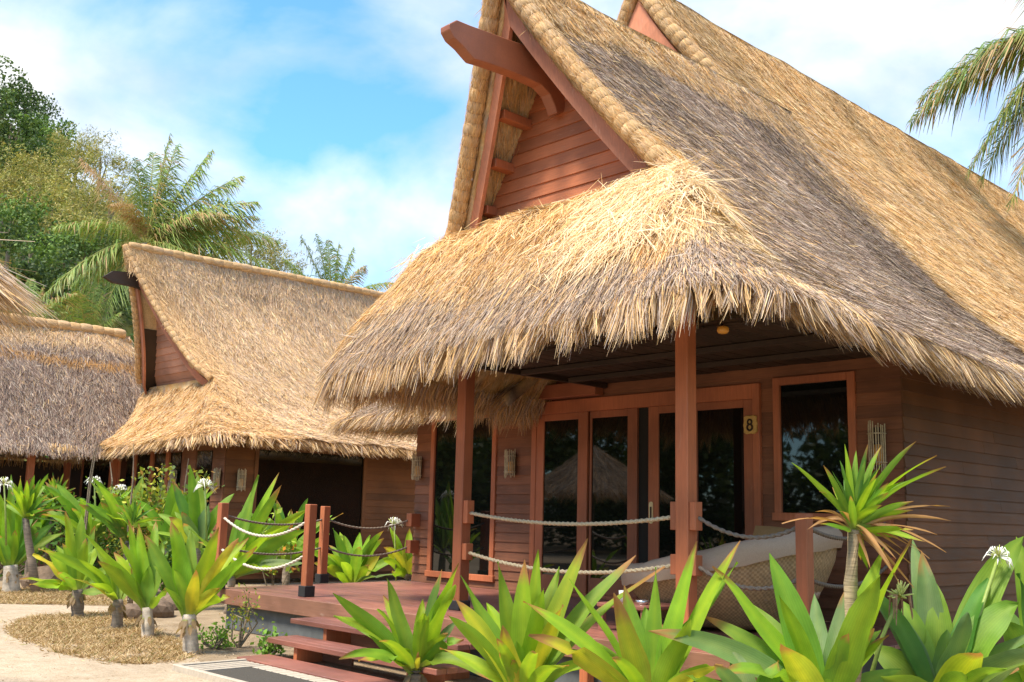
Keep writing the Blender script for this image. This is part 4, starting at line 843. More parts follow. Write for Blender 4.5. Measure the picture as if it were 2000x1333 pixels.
LIME = (.27, .43, .03); MIDG = (.19, .34, .035); YEL = (.46, .47, .04); GREYG = (.16, .27, .09); DEEP = (.11, .25, .04)
def stem(parent, p0, p1, r0, r1, mat, rings=6, name='stem'):
    p0, p1 = np.array(p0, float), np.array(p1, float); n = 9; pts = [lerp(p0, p1, t)+np.array([math.sin(t*3+p0[0])*.012, 0, 0]) for t in np.linspace(0, 1, n)]
    rs = [r0+(r1-r0)*t+random.uniform(-.006, .008) for t in np.linspace(0, 1, n)]; put(obj(name, MB().tube(pts, rs, 12).mesh(name, smooth=True), mat), parent)
def lily(base, center, tips, label, W=.13, kind=None, mat=BARK, r=.07, extra=6, cols=(LIME, MIDG), spread=.6, scale=1.0, husk=True):
    """base: ground point; center: rosette pixel at the plant's distance; tips: (px, py, depth offset m, width factor, arch, colour, brown)"""
    d = fdist(base); cpt = atd(center, d); cpt[2] = max(cpt[2], .12)
    t = tag(empty('lily_plant', tuple(base)), label, 'plant', 'broad-leaved lilies')
    stem(t, (base[0], base[1], -.02), (cpt[0], cpt[1], cpt[2]+.03), r, r*.8, mat)
    if husk:
        for k in range(10):
            a = random.uniform(0, 6.28); q = cpt+np.array([math.cos(a)*r*.8, math.sin(a)*r*.8, -.02-.6*max(0, cpt[2]-.15)*random.random()**2]); put(obj('dry_husk', leaf_mesh(q, q+np.array([math.cos(a)*.06, math.sin(a)*.06, -.10]), .05, .1, .2, .004, (.30, .2, .11), (.36, .26, .15), 0, 5), LEAF), t)
    for tp in tips:
        px, py, dz = tp[0], tp[1], tp[2] if len(tp) > 2 else 0; wf = tp[3] if len(tp) > 3 else 1; ar = tp[4] if len(tp) > 4 else random.uniform(.05, .2); cc = tp[5] if len(tp) > 5 and tp[5] else random.choice(cols); br = tp[6] if len(tp) > 6 else random.choice((0, 0, .6))
        e = atd((px, py), d+dz); a = math.atan2(e[1]-cpt[1], e[0]-cpt[0]); q = cpt+np.array([math.cos(a)*r*.45, math.sin(a)*r*.45, random.uniform(-.02, .03)])
        cc = tuple(x*random.uniform(.9, 1.12) for x in cc)
        put(obj('leaf', leaf_mesh(q, e, W*1.12*wf*random.uniform(.85, 1.15), ar, random.uniform(.2, .5), random.uniform(.008, .026)*scale, cc, None, br), LEAF), t)
    for k in range(extra):       # leaves round the far side
        a = random.uniform(0, 6.28); ln = random.uniform(.5, .95)*spread*1.3; el = random.uniform(.45, 1.25); q = cpt+np.array([math.cos(a)*r*.4, math.sin(a)*r*.4, 0])
        e = q+np.array([math.cos(a)*math.cos(el), math.sin(a)*math.cos(el), math.sin(el)])*ln; put(obj('leaf', leaf_mesh(q, e, W*random.uniform(.8, 1.05), random.uniform(.1, .25), .35, .012, random.choice(cols), None, random.choice((0, .7))), LEAF), t)
    return t, cpt
def flower(px, d, base, label, size=.12, stalk=True, seed=False, group='white lily flowers'):
    c = atd(px, d); t = tag(empty('lily_flower', tuple(c)), label, 'flower', group); g = random.Random(int(px[0]))
    if stalk:
        b0 = np.array(base, float); mid = lerp(b0, c, .5)+np.array([0, 0, .06]); put(obj('stalk', MB().tube([b0, mid, c], [.017, .015, .012], 7).mesh('stalk', smooth=True), STALK), t)
    mb = MB(); bd = MB(); wb = MB()
    for k in range(30 if not seed else 4):
        a = g.uniform(0, 6.28); el = g.uniform(-.3, 1.2); dd = np.array([math.cos(a)*math.cos(el), math.sin(a)*math.cos(el), math.sin(el)])
        p0 = c+dd*size*.25; p1 = c+dd*size*.8; p2 = p1+np.array([dd[0]*.3+g.uniform(-.25, .25), dd[1]*.3+g.uniform(-.25, .25), -.6])*size*g.uniform(.3, 1.2)
        mb.tube([p0, p1, p2], [size*.03, size*.05, size*.012], 5)
    for k in range(12 if not seed else 34):
        a = g.uniform(0, 6.28); el = g.uniform(-.2, 1.4); dd = np.array([math.cos(a)*math.cos(el), math.sin(a)*math.cos(el), math.sin(el)]); l_ = size*g.uniform(.4, .95)
        bd.tube([c, c+dd*l_*.6, c+dd*l_], [size*.035, size*.055, size*.02], 5)
    if seed:
        for k in range(9):
            a = g.uniform(0, 6.28); p = c+np.array([math.cos(a), math.sin(a), 0])*size*.5; wb.tube([c, p+np.array([0, 0, .1*size]), p+np.array([math.cos(a)*.02, math.sin(a)*.02, -size*g.uniform(.6, 1.5)])], [size*.03, size*.08, size*.02], 5)
        put(obj('withered_bracts', wb.mesh(), BRACT), t)
    else: put(obj('petals', mb.mesh('petals', smooth=True), PETAL), t)
    put(obj('buds', bd.mesh('buds', smooth=True), BUD), t); return t

G0 = lambda px, py: onz((px, py), 0)
# planted row along the path, left of the deck
lily(G0(373, 1278), (370, 1205), [(280, 1042, .1, 1, .02), (335, 1020, 0, 1.15, .04, LIME, .6), (372, 1033, .3, .9, .05), (352, 1040, .2, .8, .05), (428, 1030, -.1, 1.15, .03), (502, 1068, -.1, 1.1, .0, None, .7), (486, 1050, .3, .8, .05), (383, 1113, -.35, .85, -.02, YEL, 1), (430, 1148, -.3, .7, .1, YEL), (322, 1147, -.1, .6, .1), (466, 1052, -.15, .9, .1, YEL, 1)], 'pale-trunked lily nearest the deck corner in the path row', .15, mat=BARK_W, r=.085, extra=4)
lily(G0(288, 1248), (288, 1192), [(190, 1096, -.1, 1.1, .06, LIME, .5), (163, 1043, -.1, 1.1, -.02), (236, 1050, 0, 1, -.02), (250, 1016, .2, .9, -.03), (305, 1016, .4, .8), (328, 1150, -.2, .7, .05), (292, 1105, .0, 1, .05), (270, 1024, .2, .9), (318, 1058, .3, 1), (222, 1080, .3, .9)], 'lily second from the deck corner in the path row', .15, mat=BARK_W, r=.075, extra=5)
lily(G0(228, 1230), (230, 1176), [(75, 1072, -.2, 1.0, .12, MIDG, .6), (128, 1128, -.1, .9, .12, YEL, .5), (200, 1085, .3), (250, 1090, .3), (180, 1060, .4), (205, 1158, -.3, .6), (262, 1120, .2), (150, 1100, .3)], 'lily third from the deck corner, leaves leaning over the path', .13, mat=BARK, r=.075, extra=4)
lily(G0(153, 1207), (150, 1156), [(38, 1132, -.1, .8, .12), (58, 1142, -.2, .8, .1), (64, 1083, .1, 1.2, .12, YEL), (85, 1070, .1, 1, .12), (127, 998, .1, 1.2, -.02, LIME, .5), (160, 1006, .2, 1.1, .0), (186, 1027, .2, .9), (168, 1052, -.1, 1), (214, 1160, -.2, .7, .08), (192, 1066, .1, 1), (110, 1065, .3, 1, .1)], 'lily fourth from the deck corner with wavy pale side leaves', .15, mat=BARK, r=.085, extra=4)
lily(G0(22, 1157), (20, 1108), [(-50, 1000, 0, 1, .08), (22, 927, .2, 1, 0), (40, 930, 0, .9), (-10, 948, 0, 1), (76, 1040, -.1, .9, .05), (116, 1018, 0, 1, .1), (125, 1040, .2), (30, 1035, -.2, 1, -.02), (-30, 1040, -.2), (70, 990, .3, .9), (5, 990, -.2), (50, 960, .4)], 'tall lily with pale stout trunk at the left edge', .16, mat=BARK_W, r=.15, extra=5, cols=(MIDG, LIME, DEEP))
# clumps behind and beside the deck
def clump(px, dpx, label, tips, **kw): return lily(dpx, px, tips, label, husk=False, **kw)
B3 = atd((385, 1100), 16.5); B3[2] = 0; clump((385, 1075), B3, 'tall upright lily behind the deck end post', [(336, 938, .2, 1.1, 0, DEEP), (372, 910, 0, 1.1, -.02, MIDG), (386, 928, .3, .9), (408, 985, 0, 1.3, 0, GREYG), (355, 1000, -.2, 1.1), (330, 1010, 0, 1, .1, YEL, 1), (428, 1000, .2, 1), (300, 1040, .1, 1, .1)], W=.2, cols=(MIDG, GREYG), extra=8, spread=1.0)
B4 = atd((452, 1120), 16); B4[2] = 0; clump((452, 1130), B4, 'leaning lily with long leaves above the white ropes', [(505, 928, 0, .9, 0, MIDG), (545, 923, 0, .8, 0, LIME, .5), (550, 948, -.2, .9, .02, None, .8), (602, 995, -.2, 1, .08), (602, 1034, -.3, 1, .1), (525, 1025, 0, 1), (596, 1100, -.2, 1.1, .1, GREYG), (490, 960, .2, 1, 0), (560, 1080, .1, 1, .1), (470, 1000, .3), (540, 1110, -.4, .9, .15)], W=.19, cols=(LIME, MIDG), extra=8, spread=1.0)
B5 = atd((690, 1150), 18.5); B5[2] = 0; clump((688, 1145), B5, 'low bright lily behind the deck by the dark window', [(585, 1055, .2, 1), (650, 1032, 0, 1, .02), (672, 1046, .2, 1), (724, 1046, .1, 1), (772, 1124, -.2, 1.1, .15, GREYG), (742, 1086, 0, 1, .12, YEL), (655, 1118, -.3, .9, .1), (703, 1040, .3, 1, 0), (735, 1060, .2), (610, 1100, -.1, 1, .15), (640, 1080, -.2), (720, 1105, -.3, 1, .15)], W=.2, cols=(MIDG, LIME), extra=10, spread=1.1)
B6 = atd((792, 1145), 17.6); B6[2] = 0; clump((795, 1125), B6, 'flowering lily against the corner of the near hut', [(762, 1030, .1, 1, 0, LIME), (752, 1072, -.1, 1, .12, YEL, .8), (748, 1092, -.2, 1, .12), (800, 1032, .2, .9), (770, 1050, .1, 1, .05), (808, 1060, .2), (765, 1118, -.3, 1, .1)], W=.18, cols=(LIME, YEL), extra=5, spread=.7)
for i, (px, d_, lb) in enumerate((((60, 1080), 22, 'dense lily at the far left under the grey pavilion'), ((175, 1070), 21, 'lily behind the path row, under two white flowers'), ((250, 1075), 19.5, 'lily in shade behind the second path lily'), ((330, 1090), 18.5, 'lily among the shrubs left of the deck'), ((560, 1120), 19, 'leafy lily behind the rope fence opening'))):
    Bk = atd(px, d_); Bk[2] = 0; X, Y = px
    lily(Bk, (X, Y-15), [(X+random.uniform(-95, 95), Y-random.uniform(50, 150), random.uniform(-.4, .4), 1, random.uniform(0, .15)) for _ in range(12)], lb, .2, husk=False, cols=(DEEP, MIDG, MIDG), extra=9, spread=1.1)
for px, d_, lb in (((184, 941), 21, 'white spider lily flower left of its twin, above the path row'), ((235, 958), 20.5, 'white spider lily flower beside the yellow shrub'), ((8, 946), 19, 'white spider lily flower cut by the left edge'), ((400, 950), 16.4, 'white spider lily flower just left of the deck end post'), ((770, 1024), 17.5, 'white spider lily flower in front of the near hut corner')):
    b_ = atd((px[0]+4, px[1]+120), d_); flower(px, d_, b_, lb, .15)
# the foreground bed in front of the deck
LG = (LIME, MIDG, LIME)
lily(G0(808, 1352), (812, 1312), [(650, 1158, -.1, 1.15, .0, MIDG), (652, 1202, -.05, .9, .12, LIME), (662, 1287, -.25, 1, .22, MIDG, .6), (700, 1290, -.1, .9, .28, LIME, .9), (755, 1130, 0, 1.15, -.02, MIDG), (748, 1164, .25, .9), (862, 1113, .05, 1.05, -.02, DEEP), (897, 1100, -.05, 1.2, -.02, LIME), (890, 1143, -.15, 1.2, -.02, LIME), (897, 1212, .1, .9, .05, GREYG), (905, 1248, -.1, .9, .2, MIDG), (826, 1170, .2, .8, 0), (838, 1200, -.2, .55, 0, LIME), (818, 1276, -.2, .35, 0, YEL, 2), (960, 1328, -.3, 1.2, .32, MIDG, .8)], 'broad lily at the foot of the wooden steps', .125, mat=BARK_D, r=.06, extra=11, cols=LG)
lily(G0(1022, 1420), (1020, 1372), [(899, 1125, .1, 1.1, 0, MIDG), (886, 1168, 0, 1.2, .08, YEL, .9), (972, 1097, .1, 1.25, -.02, MIDG), (1024, 1093, -.05, 1.2, -.02, LIME, .9), (1052, 1074, .05, 1.05, -.02, LIME), (1092, 1106, .2, .9, 0), (1148, 1052, .05, 1.0, -.02, LIME, .8), (874, 1202, -.1, 1, .1, LIME), (980, 1226, -.35, 1.15, -.02, YEL, .7), (1100, 1182, -.2, 1.1, 0, YEL, .5), (1242, 1085, .15, .95, .05, MIDG, .9), (1298, 1106, .35, .9, .05, MIDG, 1.6), (1062, 1150, -.2, 1), (950, 1180, .35, 1)], 'broad upright lily right of the steps plant', .135, mat=BARK_D, r=.06, extra=11, cols=LG)
lily(G0(1268, 1440), (1270, 1395), [(1022, 1175, -.1, 1.15, .08, LIME, .7), (1033, 1240, -.25, 1.15, .12, YEL, 1.2), (1112, 1130, 0, 1.1, 0, LIME), (1198, 1160, -.3, 1.1, -.02, YEL, 1.6), (1219, 1143, .1, 1.1, -.03, MIDG), (1281, 1108, .05, .95, -.02, MIDG), (1361, 1058, 0, 1.15, -.02, LIME), (1445, 1056, 0, 1.1, -.02, LIME, .6), (1440, 1098, .1, 1, .02, MIDG), (1402, 1303, -.4, .8, .1, YEL), (1260, 1185, .2, .9), (1350, 1210, -.15, 1.15, 0, LIME), (1140, 1245, .2, 1, .1), (1330, 1160, .3, 1)], 'yellowish lily with brown-spotted leaves in front of the daybed', .135, mat=BARK_D, r=.06, extra=11, cols=LG)
lily(G0(1615, 1465), (1612, 1400), [(1266, 1232, -.1, 1.2, .16, GREYG, .8), (1374, 1203, .1, .9, .1, MIDG, 1), (1390, 1108, 0, 1.0, .04, LIME), (1503, 1080, .05, 1.3, -.02, MIDG), (1523, 1163, -.2, 1.1, 0, LIME), (1727, 1066, .1, .95, -.02, LIME), (1783, 1054, -.05, 1.25, -.02, LIME), (1718, 1122, -.3, 1.35, -.02, LIME), (1524, 1256, -.5, 1.15, .02, YEL, 1), (1412, 1312, -.4, 1.2, .22, MIDG, .6), (1652, 1150, .45, 1.0, 0, GREYG), (1470, 1180, .3, 1, .1, MIDG), (1590, 1160, .5, 1, 0, GREYG), (1440, 1260, .1, 1.1, .15, GREYG)], 'tall bright lily in front of the deck end post', .15, mat=BARK_D, r=.06, extra=11, cols=LG)
lily(G0(1845, 1455), (1842, 1400), [(1893, 1198, -.1, 1.4, .12, GREYG), (1990, 1180, .2, 1.4, .28, MIDG), (1782, 1052, .5, 1.1, .02, GREYG), (1915, 1274, -.45, 1.5, .12, YEL, 1), (2030, 1272, -.2, 1.3, .12, GREYG), (1800, 1075, .4, 1.1, 0, GREYG), (1830, 1140, .3, 1.2, 0, MIDG), (1700, 1262, .2, 1.2, .12, MIDG), (2000, 1047, .6, 1.6, .15, MIDG), (1760, 1190, .5, 1.1, .05, DEEP), (1930, 1130, .3, 1.2, .1, DEEP), (1850, 1230, .1, 1.2, .1, DEEP), (1720, 1320, -.5, 1.3, .1, MIDG)], 'big dark-leaved lily with a flower stalk at the lower right', .17, mat=BARK_D, r=.06, extra=10, cols=(DEEP, GREYG, MIDG), spread=.8)
lily(G0(2070, 1430), (2060, 1390), [(1985, 1048, .3, 1.3, .05, MIDG), (1988, 1120, 0, 1.2, .05, DEEP), (1900, 1310, -.4, 1.3, .1, MIDG, .8), (1960, 1210, -.1, 1.5, .1, MIDG), (1925, 1150, .4, 1.2, .1, DEEP), (2020, 1000, .2, 1.2), (1870, 1260, .1, 1.2, .12, DEEP), (2080, 1050, 0, 1), (1990, 1290, -.5, 1.3, .1, LIME)], 'lily cut by the right edge below the brown side wall', .17, mat=BARK_D, r=.06, extra=8, cols=(DEEP, MIDG), spread=.8)
lily(G0(1480, 1470), (1475, 1430), [(1395, 1300, -.3, 1.2, .2, GREYG, .5), (1560, 1330, -.3, 1.2, .1, GREYG), (1430, 1260, .2, 1.1, .1, GREYG), (1520, 1290, .1, 1.1, .1), (1340, 1320, -.2, 1.1, .15)], 'low grey-green lily between the two tall lilies by the daybed', .14, mat=BARK_D, r=.05, extra=4, cols=(GREYG, MIDG))
dF = fdist(G0(1845, 1455))
flower((1950, 1088), dF+.3, atd((1862, 1400), dF), 'white spider flower with yellow buds on a tall stalk at right', .1)
flower((1757, 1165), dF-.1, atd((1690, 1360), dF-.1), 'spent yellow-green seed head with brown bracts at right', .13, True, True, 'seed heads')
flower((1572, 1128), dF+1.2, atd((1585, 1330), dF+1.2), 'small spent seed head below the deck end post', .09, True, True, 'seed heads')

# narrow-leaved dracaenas and screw pines
def spiky(base_px, d, crown_px, tips, label, W=.05, n=30, R=.55, brown_frac=.35, cols=(MIDG, LIME, DEEP), bias=(0, 0, .5), r=.05, mat=BARK_R, ln=(.6, 1.0)):
    b0 = atd(base_px, d); c = atd(crown_px, d); t = tag(empty('dracaena_plant', (b0[0], b0[1], 0)), label, 'plant', 'narrow-leaved dracaenas')
    pts = [(b0[0], b0[1], 0), lerp((b0[0], b0[1], 0), c, .4)+np.array([.02, 0, 0]), lerp((b0[0], b0[1], 0), c, .75)+np.array([-.02, 0, 0]), c]
    put(obj('stem', MB().tube(pts, [r*1.15, r, r*.85, r*.8], 12).mesh('stem', smooth=True), mat), t)
    E = [(atd(q[:2], d+(q[2] if len(q) > 2 else 0)), q[3] if len(q) > 3 else 0, q[4] if len(q) > 4 else .1) for q in tips]
    for k in range(n):
        v = rng.normal(size=3)+np.array(bias)*1.5; v /= np.linalg.norm(v); br = 1 if random.random() < brown_frac and v[2] < .55 else (0 if random.random() < .5 else .5)
        L_ = R*random.uniform(*ln); e = c+v*L_
        if br == 1: e = e-np.array([0, 0, .25*R])
        E.append((e, br, .25 if br == 1 else .08))
    for e, br, ar in E:
        q = c+(e-c)*.04+np.array([0, 0, random.uniform(-.04, .05)])
        if br >= 1: put(obj('dry_leaf', leaf_mesh(q, e, W*.55, ar, .5, .004, (.42, .22, .085), (.5, .3, .13), 0, 10, base=.7), LEAF), t)
        else: put(obj('leaf', leaf_mesh(q, e, W, ar, .3, .004, random.choice(cols), None, br*1.6, 10, base=.6), LEAF), t)
    return t
spiky((1655, 1180), 7.6, (1668, 1035), [(1546, 904, 0, 0, .02), (1650, 868), (1672, 880, .1), (1695, 868, 0, .5), (1722, 870, .1, .5), (1790, 862, 0, .5), (1830, 890, 0, .5), (1848, 912, 0, .5), (1800, 930, .1), (1690, 900), (1720, 910), (1745, 905), (1765, 940), (1640, 900), (1625, 920), (1700, 930, -.2), (1650, 930, -.2), (1735, 960, -.1), (1770, 980), (1577, 1035, 0, 1, .45), (1592, 1000, 0, 1, .4), (1858, 1018, 0, 1, .2), (1848, 1080, 0, 1, .3), (1815, 1092, 0, 1, .3), (1750, 1092, -.1, 1, .3), (1700, 1110, -.1, 1, .3), (1780, 1050, 0, 1, .3), (1830, 1045, 0, 1, .25), (1640, 1000, -.2, 1, .3), (1600, 960, 0, 1, .3), (1735, 1100, 0, 1, .3), (1855, 990, .1, 1, .2)], 'windblown dracaena with ringed trunk before the hut corner', .055, 34, .52, .3, bias=(.25, .25, .6), r=.055)
spiky((78, 1075), 20, (50, 1012), [(95, 925), (80, 935), (65, 940), (45, 960), (75, 950), (30, 975), (85, 940, .2)], 'dracaena with leaning trunk at far left below the grey pavilion', .1, 26, .8, .15, r=.07, mat=BARK, bias=(.2, .2, .8))
spiky((90, 1085), 22, (107, 985), [], 'round-headed screw pine left of the white flowers', .07, 70, .62, .3, bias=(0, 0, .35), r=.06, mat=BARK, cols=(MIDG, DEEP, (.2, .27, .06)))
spiky((262, 1085), 17.5, (258, 1030), [(225, 985, 0, .5), (245, 970), (265, 975), (290, 980), (300, 995, 0, .5)], 'small dracaena in front of the yellow shrub', .06, 24, .5, .2, r=.04, mat=BARK, bias=(0, 0, .8))

def leafcloud(P, size, cols, aspect=.55, flatup=.3):
    n = len(P); D = rng.normal(size=(n, 3)); D /= np.linalg.norm(D, axis=1, keepdims=True); U = rng.normal(size=(n, 3))+np.array([0, 0, flatup*3]); S = np.cross(D, U); S /= np.linalg.norm(S, axis=1, keepdims=True)+1e-9
    sz = rng.uniform(*size, n)[:, None]; V = np.stack([P-D*sz/2, P+S*sz*aspect/2, P+D*sz/2, P-S*sz*aspect/2], 1).reshape(-1, 3)
    return V, np.arange(4*n).reshape(n, 4), np.repeat(cols, 4, axis=0)
def shrub(px, d, w_, h, label, pal_, n=1500, size=(.03, .07), twigs=14, bare=0, cat='shrub'):
    c = atd(px, d); c[2] = max(0, 0); t = tag(empty('leafy_shrub', (c[0], c[1], 0)), label, cat, 'shrubs'); mb = MB(); ends = []
    for k in range(twigs):
        a = random.uniform(0, 6.28); e = np.array([c[0]+math.cos(a)*w_*random.uniform(.2, 1), c[1]+math.sin(a)*w_*random.uniform(.2, 1), h*random.uniform(.55, 1)]); mid = lerp((c[0], c[1], 0), e, .5)+rng.normal(0, .06, 3)
        mb.tube([(c[0], c[1], 0), mid, e], [.016, .01, .004], 5); ends += [mid, e, lerp(mid, e, .5)]
    put(obj('twigs', mb.mesh('twigs'), BARK_D), t); ends = np.array(ends)
    P = ends[rng.integers(0, len(ends), n)] + rng.normal(0, .13*max(w_, .4), (n, 3)); P[:, 2] = np.maximum(P[:, 2], .03)
    V, F, C = leafcloud(P, size, pal(rng.uniform(0, 1, n), *pal_)*rng.uniform(.7, 1.3, (n, 1)), .6); put(obj('foliage', npmesh('foliage', V, F, C), FOLI, kind='stuff'), t)
    for k in range(bare):
        a = random.uniform(0, 6.28); p = np.array([c[0]+random.uniform(-w_, w_), c[1]+random.uniform(-w_, w_), h*.5]); put(obj('bare_twig', MB().tube([p, p+np.array([.03, 0, h*.4]), p+np.array([random.uniform(-.2, .2), 0, h*random.uniform(.55, .75)])], [.018, .014, .006], 5).mesh('bare_twig'), BARK_D), t)
YG_ = ([np.array([.34, .36, .04]), np.array([.2, .26, .035]), np.array([.42, .24, .05]), np.array([.1, .16, .03])], [4, 3, 1.3, 2]); GG_ = ([np.array([.1, .2, .03]), np.array([.05, .12, .025]), np.array([.2, .28, .05])], [3, 2, 1])
shrub((300, 1000), 19.5, .9, 2.15, 'yellow-green twiggy shrub in front of the second hut', YG_, 2600, (.06, .13), 22, 7)
shrub((215, 1010), 22, 1.2, 1.5, 'dark green shrub below the valley of the two thatched roofs', GG_, 1800, (.07, .15), 20)
shrub((30, 1020), 24, 1.6, 1.5, 'dark shrub in shade under the grey pavilion', GG_, 1600, (.07, .15), 20)
shrub((350, 1040), 17.6, .7, 1.1, 'green shrub between the tall lily and the path row', GG_, 1500, (.06, .12), 16)
shrub((468, 1250), 12.0, .14, .62, 'spindly sapling with tufts of small leaves before the deck base', YG_, 240, (.02, .05), 6, cat='sapling')
shrub((420, 1262), 11.9, .2, .24, 'low bright green herb beside the pale trunk', ([np.array([.2, .36, .04]), np.array([.14, .28, .03])], [2, 1]), 340, (.03, .06), 10, cat='herb')
shrub((528, 1258), 11.3, .16, .22, 'small herb at the left end of the steps', ([np.array([.18, .33, .05]), np.array([.12, .25, .03])], [2, 1]), 160, (.04, .09), 8, cat='herb')
shrub((535, 1130), 17.2, .35, 1.55, 'thin croton stem with orange leaves behind the rope fence', ([np.array([.3, .4, .05]), np.array([.6, .25, .04]), np.array([.12, .25, .03])], [3, 1, 2]), 160, (.07, .14), 4)
# stones under the plants
for i, (px, py, d_, s_, lb) in enumerate(((310, 1205, 0, .22, 'reddish stone block behind the second path lily'), (262, 1210, 0, .2, 'brown stone beside the third path lily'), (90, 1150, 0, .4, 'grey rock beside the tall left lily'), (345, 1190, 0, .25, 'dark stone at the deck end'))):
    P = G0(px, py); bm = bmesh.new(); bmesh.ops.create_icosphere(bm, subdivisions=2, radius=s_)
    for v in bm.verts: v.co *= 1+.25*math.sin(v.co.x*13+i)*math.cos(v.co.y*11+v.co.z*9); v.co.z = v.co.z*.7
    me = bpy.data.meshes.new('rock'); bm.to_mesh(me); bm.free(); o = obj('rock', me, GREYRED, label=lb, category='rock', group='stones in the bed'); o.location = (P[0], P[1], s_*.35)
# dry grass
def inpoly(P, poly):
    x, y = P[:, 0], P[:, 1]; r = np.zeros(len(P), bool); poly = np.array(poly)
    for (x0, y0), (x1, y1) in zip(poly, np.roll(poly, -1, axis=0)): c = ((y0 > y) != (y1 > y)) & (x < (x1-x0)*(y-y0)/(y1-y0+1e-12)+x0); r ^= c
    return r
def drygrass(name, poly, n, label, ln=(.035, .10)):
    poly = np.array([p[:2] for p in poly]); lo, hi = poly.min(0), poly.max(0); P = rng.uniform(lo, hi, (n*3, 2)); q = np.c_[P, np.zeros(len(P))]; P = P + np.c_[wob(q, 5, 41), wob(q, 5, 42)]*.14 + np.c_[wob(q, 23, 43), wob(q, 23, 44)]*.05 + rng.normal(0, .05, P.shape)*(rng.uniform(0, 1, (len(P), 1)) < .3); P = P[inpoly(P, poly)][:n]; P = P + rng.normal(0, .12, P.shape)*(rng.uniform(0, 1, (len(P), 1)) < .12); n = len(P)
    P = np.c_[P, np.full(n, .004)]; a = rng.uniform(0, 6.28, n); el = rng.uniform(.0, .75, n); D = np.c_[np.cos(a)*np.cos(el), np.sin(a)*np.cos(el), np.sin(el)]
    U = np.tile([0, 0, 1.], (n, 1)); c = pal(rng.uniform(0, 1, n), [np.array([.44, .31, .16]), np.array([.33, .21, .10]), np.array([.52, .40, .22]), np.array([.2, .2, .06])], [4, 3, 2, .5])*rng.uniform(.8, 1.2, (n, 1))
    V = blades(P, D, U, rng.uniform(*ln, n), rng.uniform(.006, .013, n), np.zeros(n), rng.normal(0, .8, n)); obj(name, npmesh(name, V, np.arange(4*n).reshape(n, 4), np.repeat(c, 4, axis=0)), STRAW, kind='stuff', label=label, category='grass')
drygrass('dry_grass', patch_a, 26000, 'mat of dry brown grass under the path lilies')
drygrass('dry_grass', patch_b, 26000, 'strip of dry brown grass beyond the footpath')
n = 3200; P = np.c_[rng.uniform(-13, -7, n), rng.uniform(4.9, 6.6, n), np.full(n, .008)]; m_ = n//4; P[:m_, 0] = rng.uniform(-17, -8, m_); P[:m_, 1] = rng.uniform(3, 6.5, m_); P[:m_, 2] = .01; a = rng.uniform(0, 6.28, n); D = np.c_[np.cos(a), np.sin(a), rng.uniform(0, .15, n)]
obj('litter', npmesh('litter', blades(P, D, np.tile([0, 0, 1.], (n, 1)), rng.uniform(.01, .06, n), rng.uniform(.004, .012, n), np.zeros(n), rng.normal(0, .2, n)), np.arange(4*n).reshape(n, 4), np.repeat(pal(rng.uniform(0, 1, n), [np.array([.3, .2, .1]), np.array([.2, .13, .07]), np.array([.5, .4, .27])], [2, 2, 1]), 4, axis=0)), STRAW, kind='stuff', label='small dry leaf litter on the sand', category='litter')

# ================================================================== palms
def frond_mesh(c, e, arch, Lw=.78, nl=90, cols=((.12, .22, .04), (.27, .33, .075)), brown=.06, hang=1.15, wind=(.5, .3, 0)):
    c, e = np.array(c, float), np.array(e, float); L_ = np.linalg.norm(e-c); ctrl = lerp(c, e, .42)+np.array([0, 0, arch*L_]); s = np.linspace(0, 1, 24)[:, None]
    cur = lambda q: (1-q)**2*c+2*q*(1-q)*ctrl+q*q*e; P = cur(s); mb = MB().tube(P, list(np.linspace(.045, .008, 24)*L_/4), 5)
    V = list(mb.v); F4 = [f for f in mb.f if len(f) == 4]; Cl = [np.array([.36, .36, .08])]*len(V); F = list(F4)
    for k in range(nl):
        q = .1+.9*k/(nl-1); p = cur(q); t = 2*(1-q)*(ctrl-c)+2*q*(e-ctrl); t /= np.linalg.norm(t); sd_ = np.cross(t, (0, 0, 1.)); sd_ /= np.linalg.norm(sd_)+1e-9; up = np.cross(sd_, t)
        ll = Lw*L_/4*(1.5*math.sin(PI*min(1, q*.86+.12))**.7+.12)*random.uniform(.65, 1.2)
        for sg in (-1, 1):
            d0 = sd_*sg*.7+t*.6+up*.1+rng.normal(0, .15, 3); d0 /= np.linalg.norm(d0); hg = np.array([0, 0, -1.])*hang*random.uniform(.7, 1.3)+np.array(wind)*random.uniform(.3, 1)
            m_ = p+d0*ll*.5+hg*ll*.12; d1 = d0+hg*1.2; d1 /= np.linalg.norm(d1); tip = m_+d1*ll*.55; wv = t*(.017*L_/4+.005)
            cc = lerp(cols[0], cols[1], random.random())*random.uniform(.75, 1.2); ct = np.array([.36, .22, .08]) if random.random() < .16+brown else cc
            if random.random() < brown: cc = np.array([.40, .26, .12])*random.uniform(.8, 1.2); ct = cc
            i = len(V); V += [p-wv*.6, p+wv*.6, m_+wv, m_-wv, tip+wv*.1, tip-wv*.1]; Cl += [cc]*4+[ct]*2; F += [(i, i+1, i+2, i+3), (i+3, i+2, i+4, i+5)]
    return npmesh('frond', np.array(V), np.array(F), np.array(Cl))
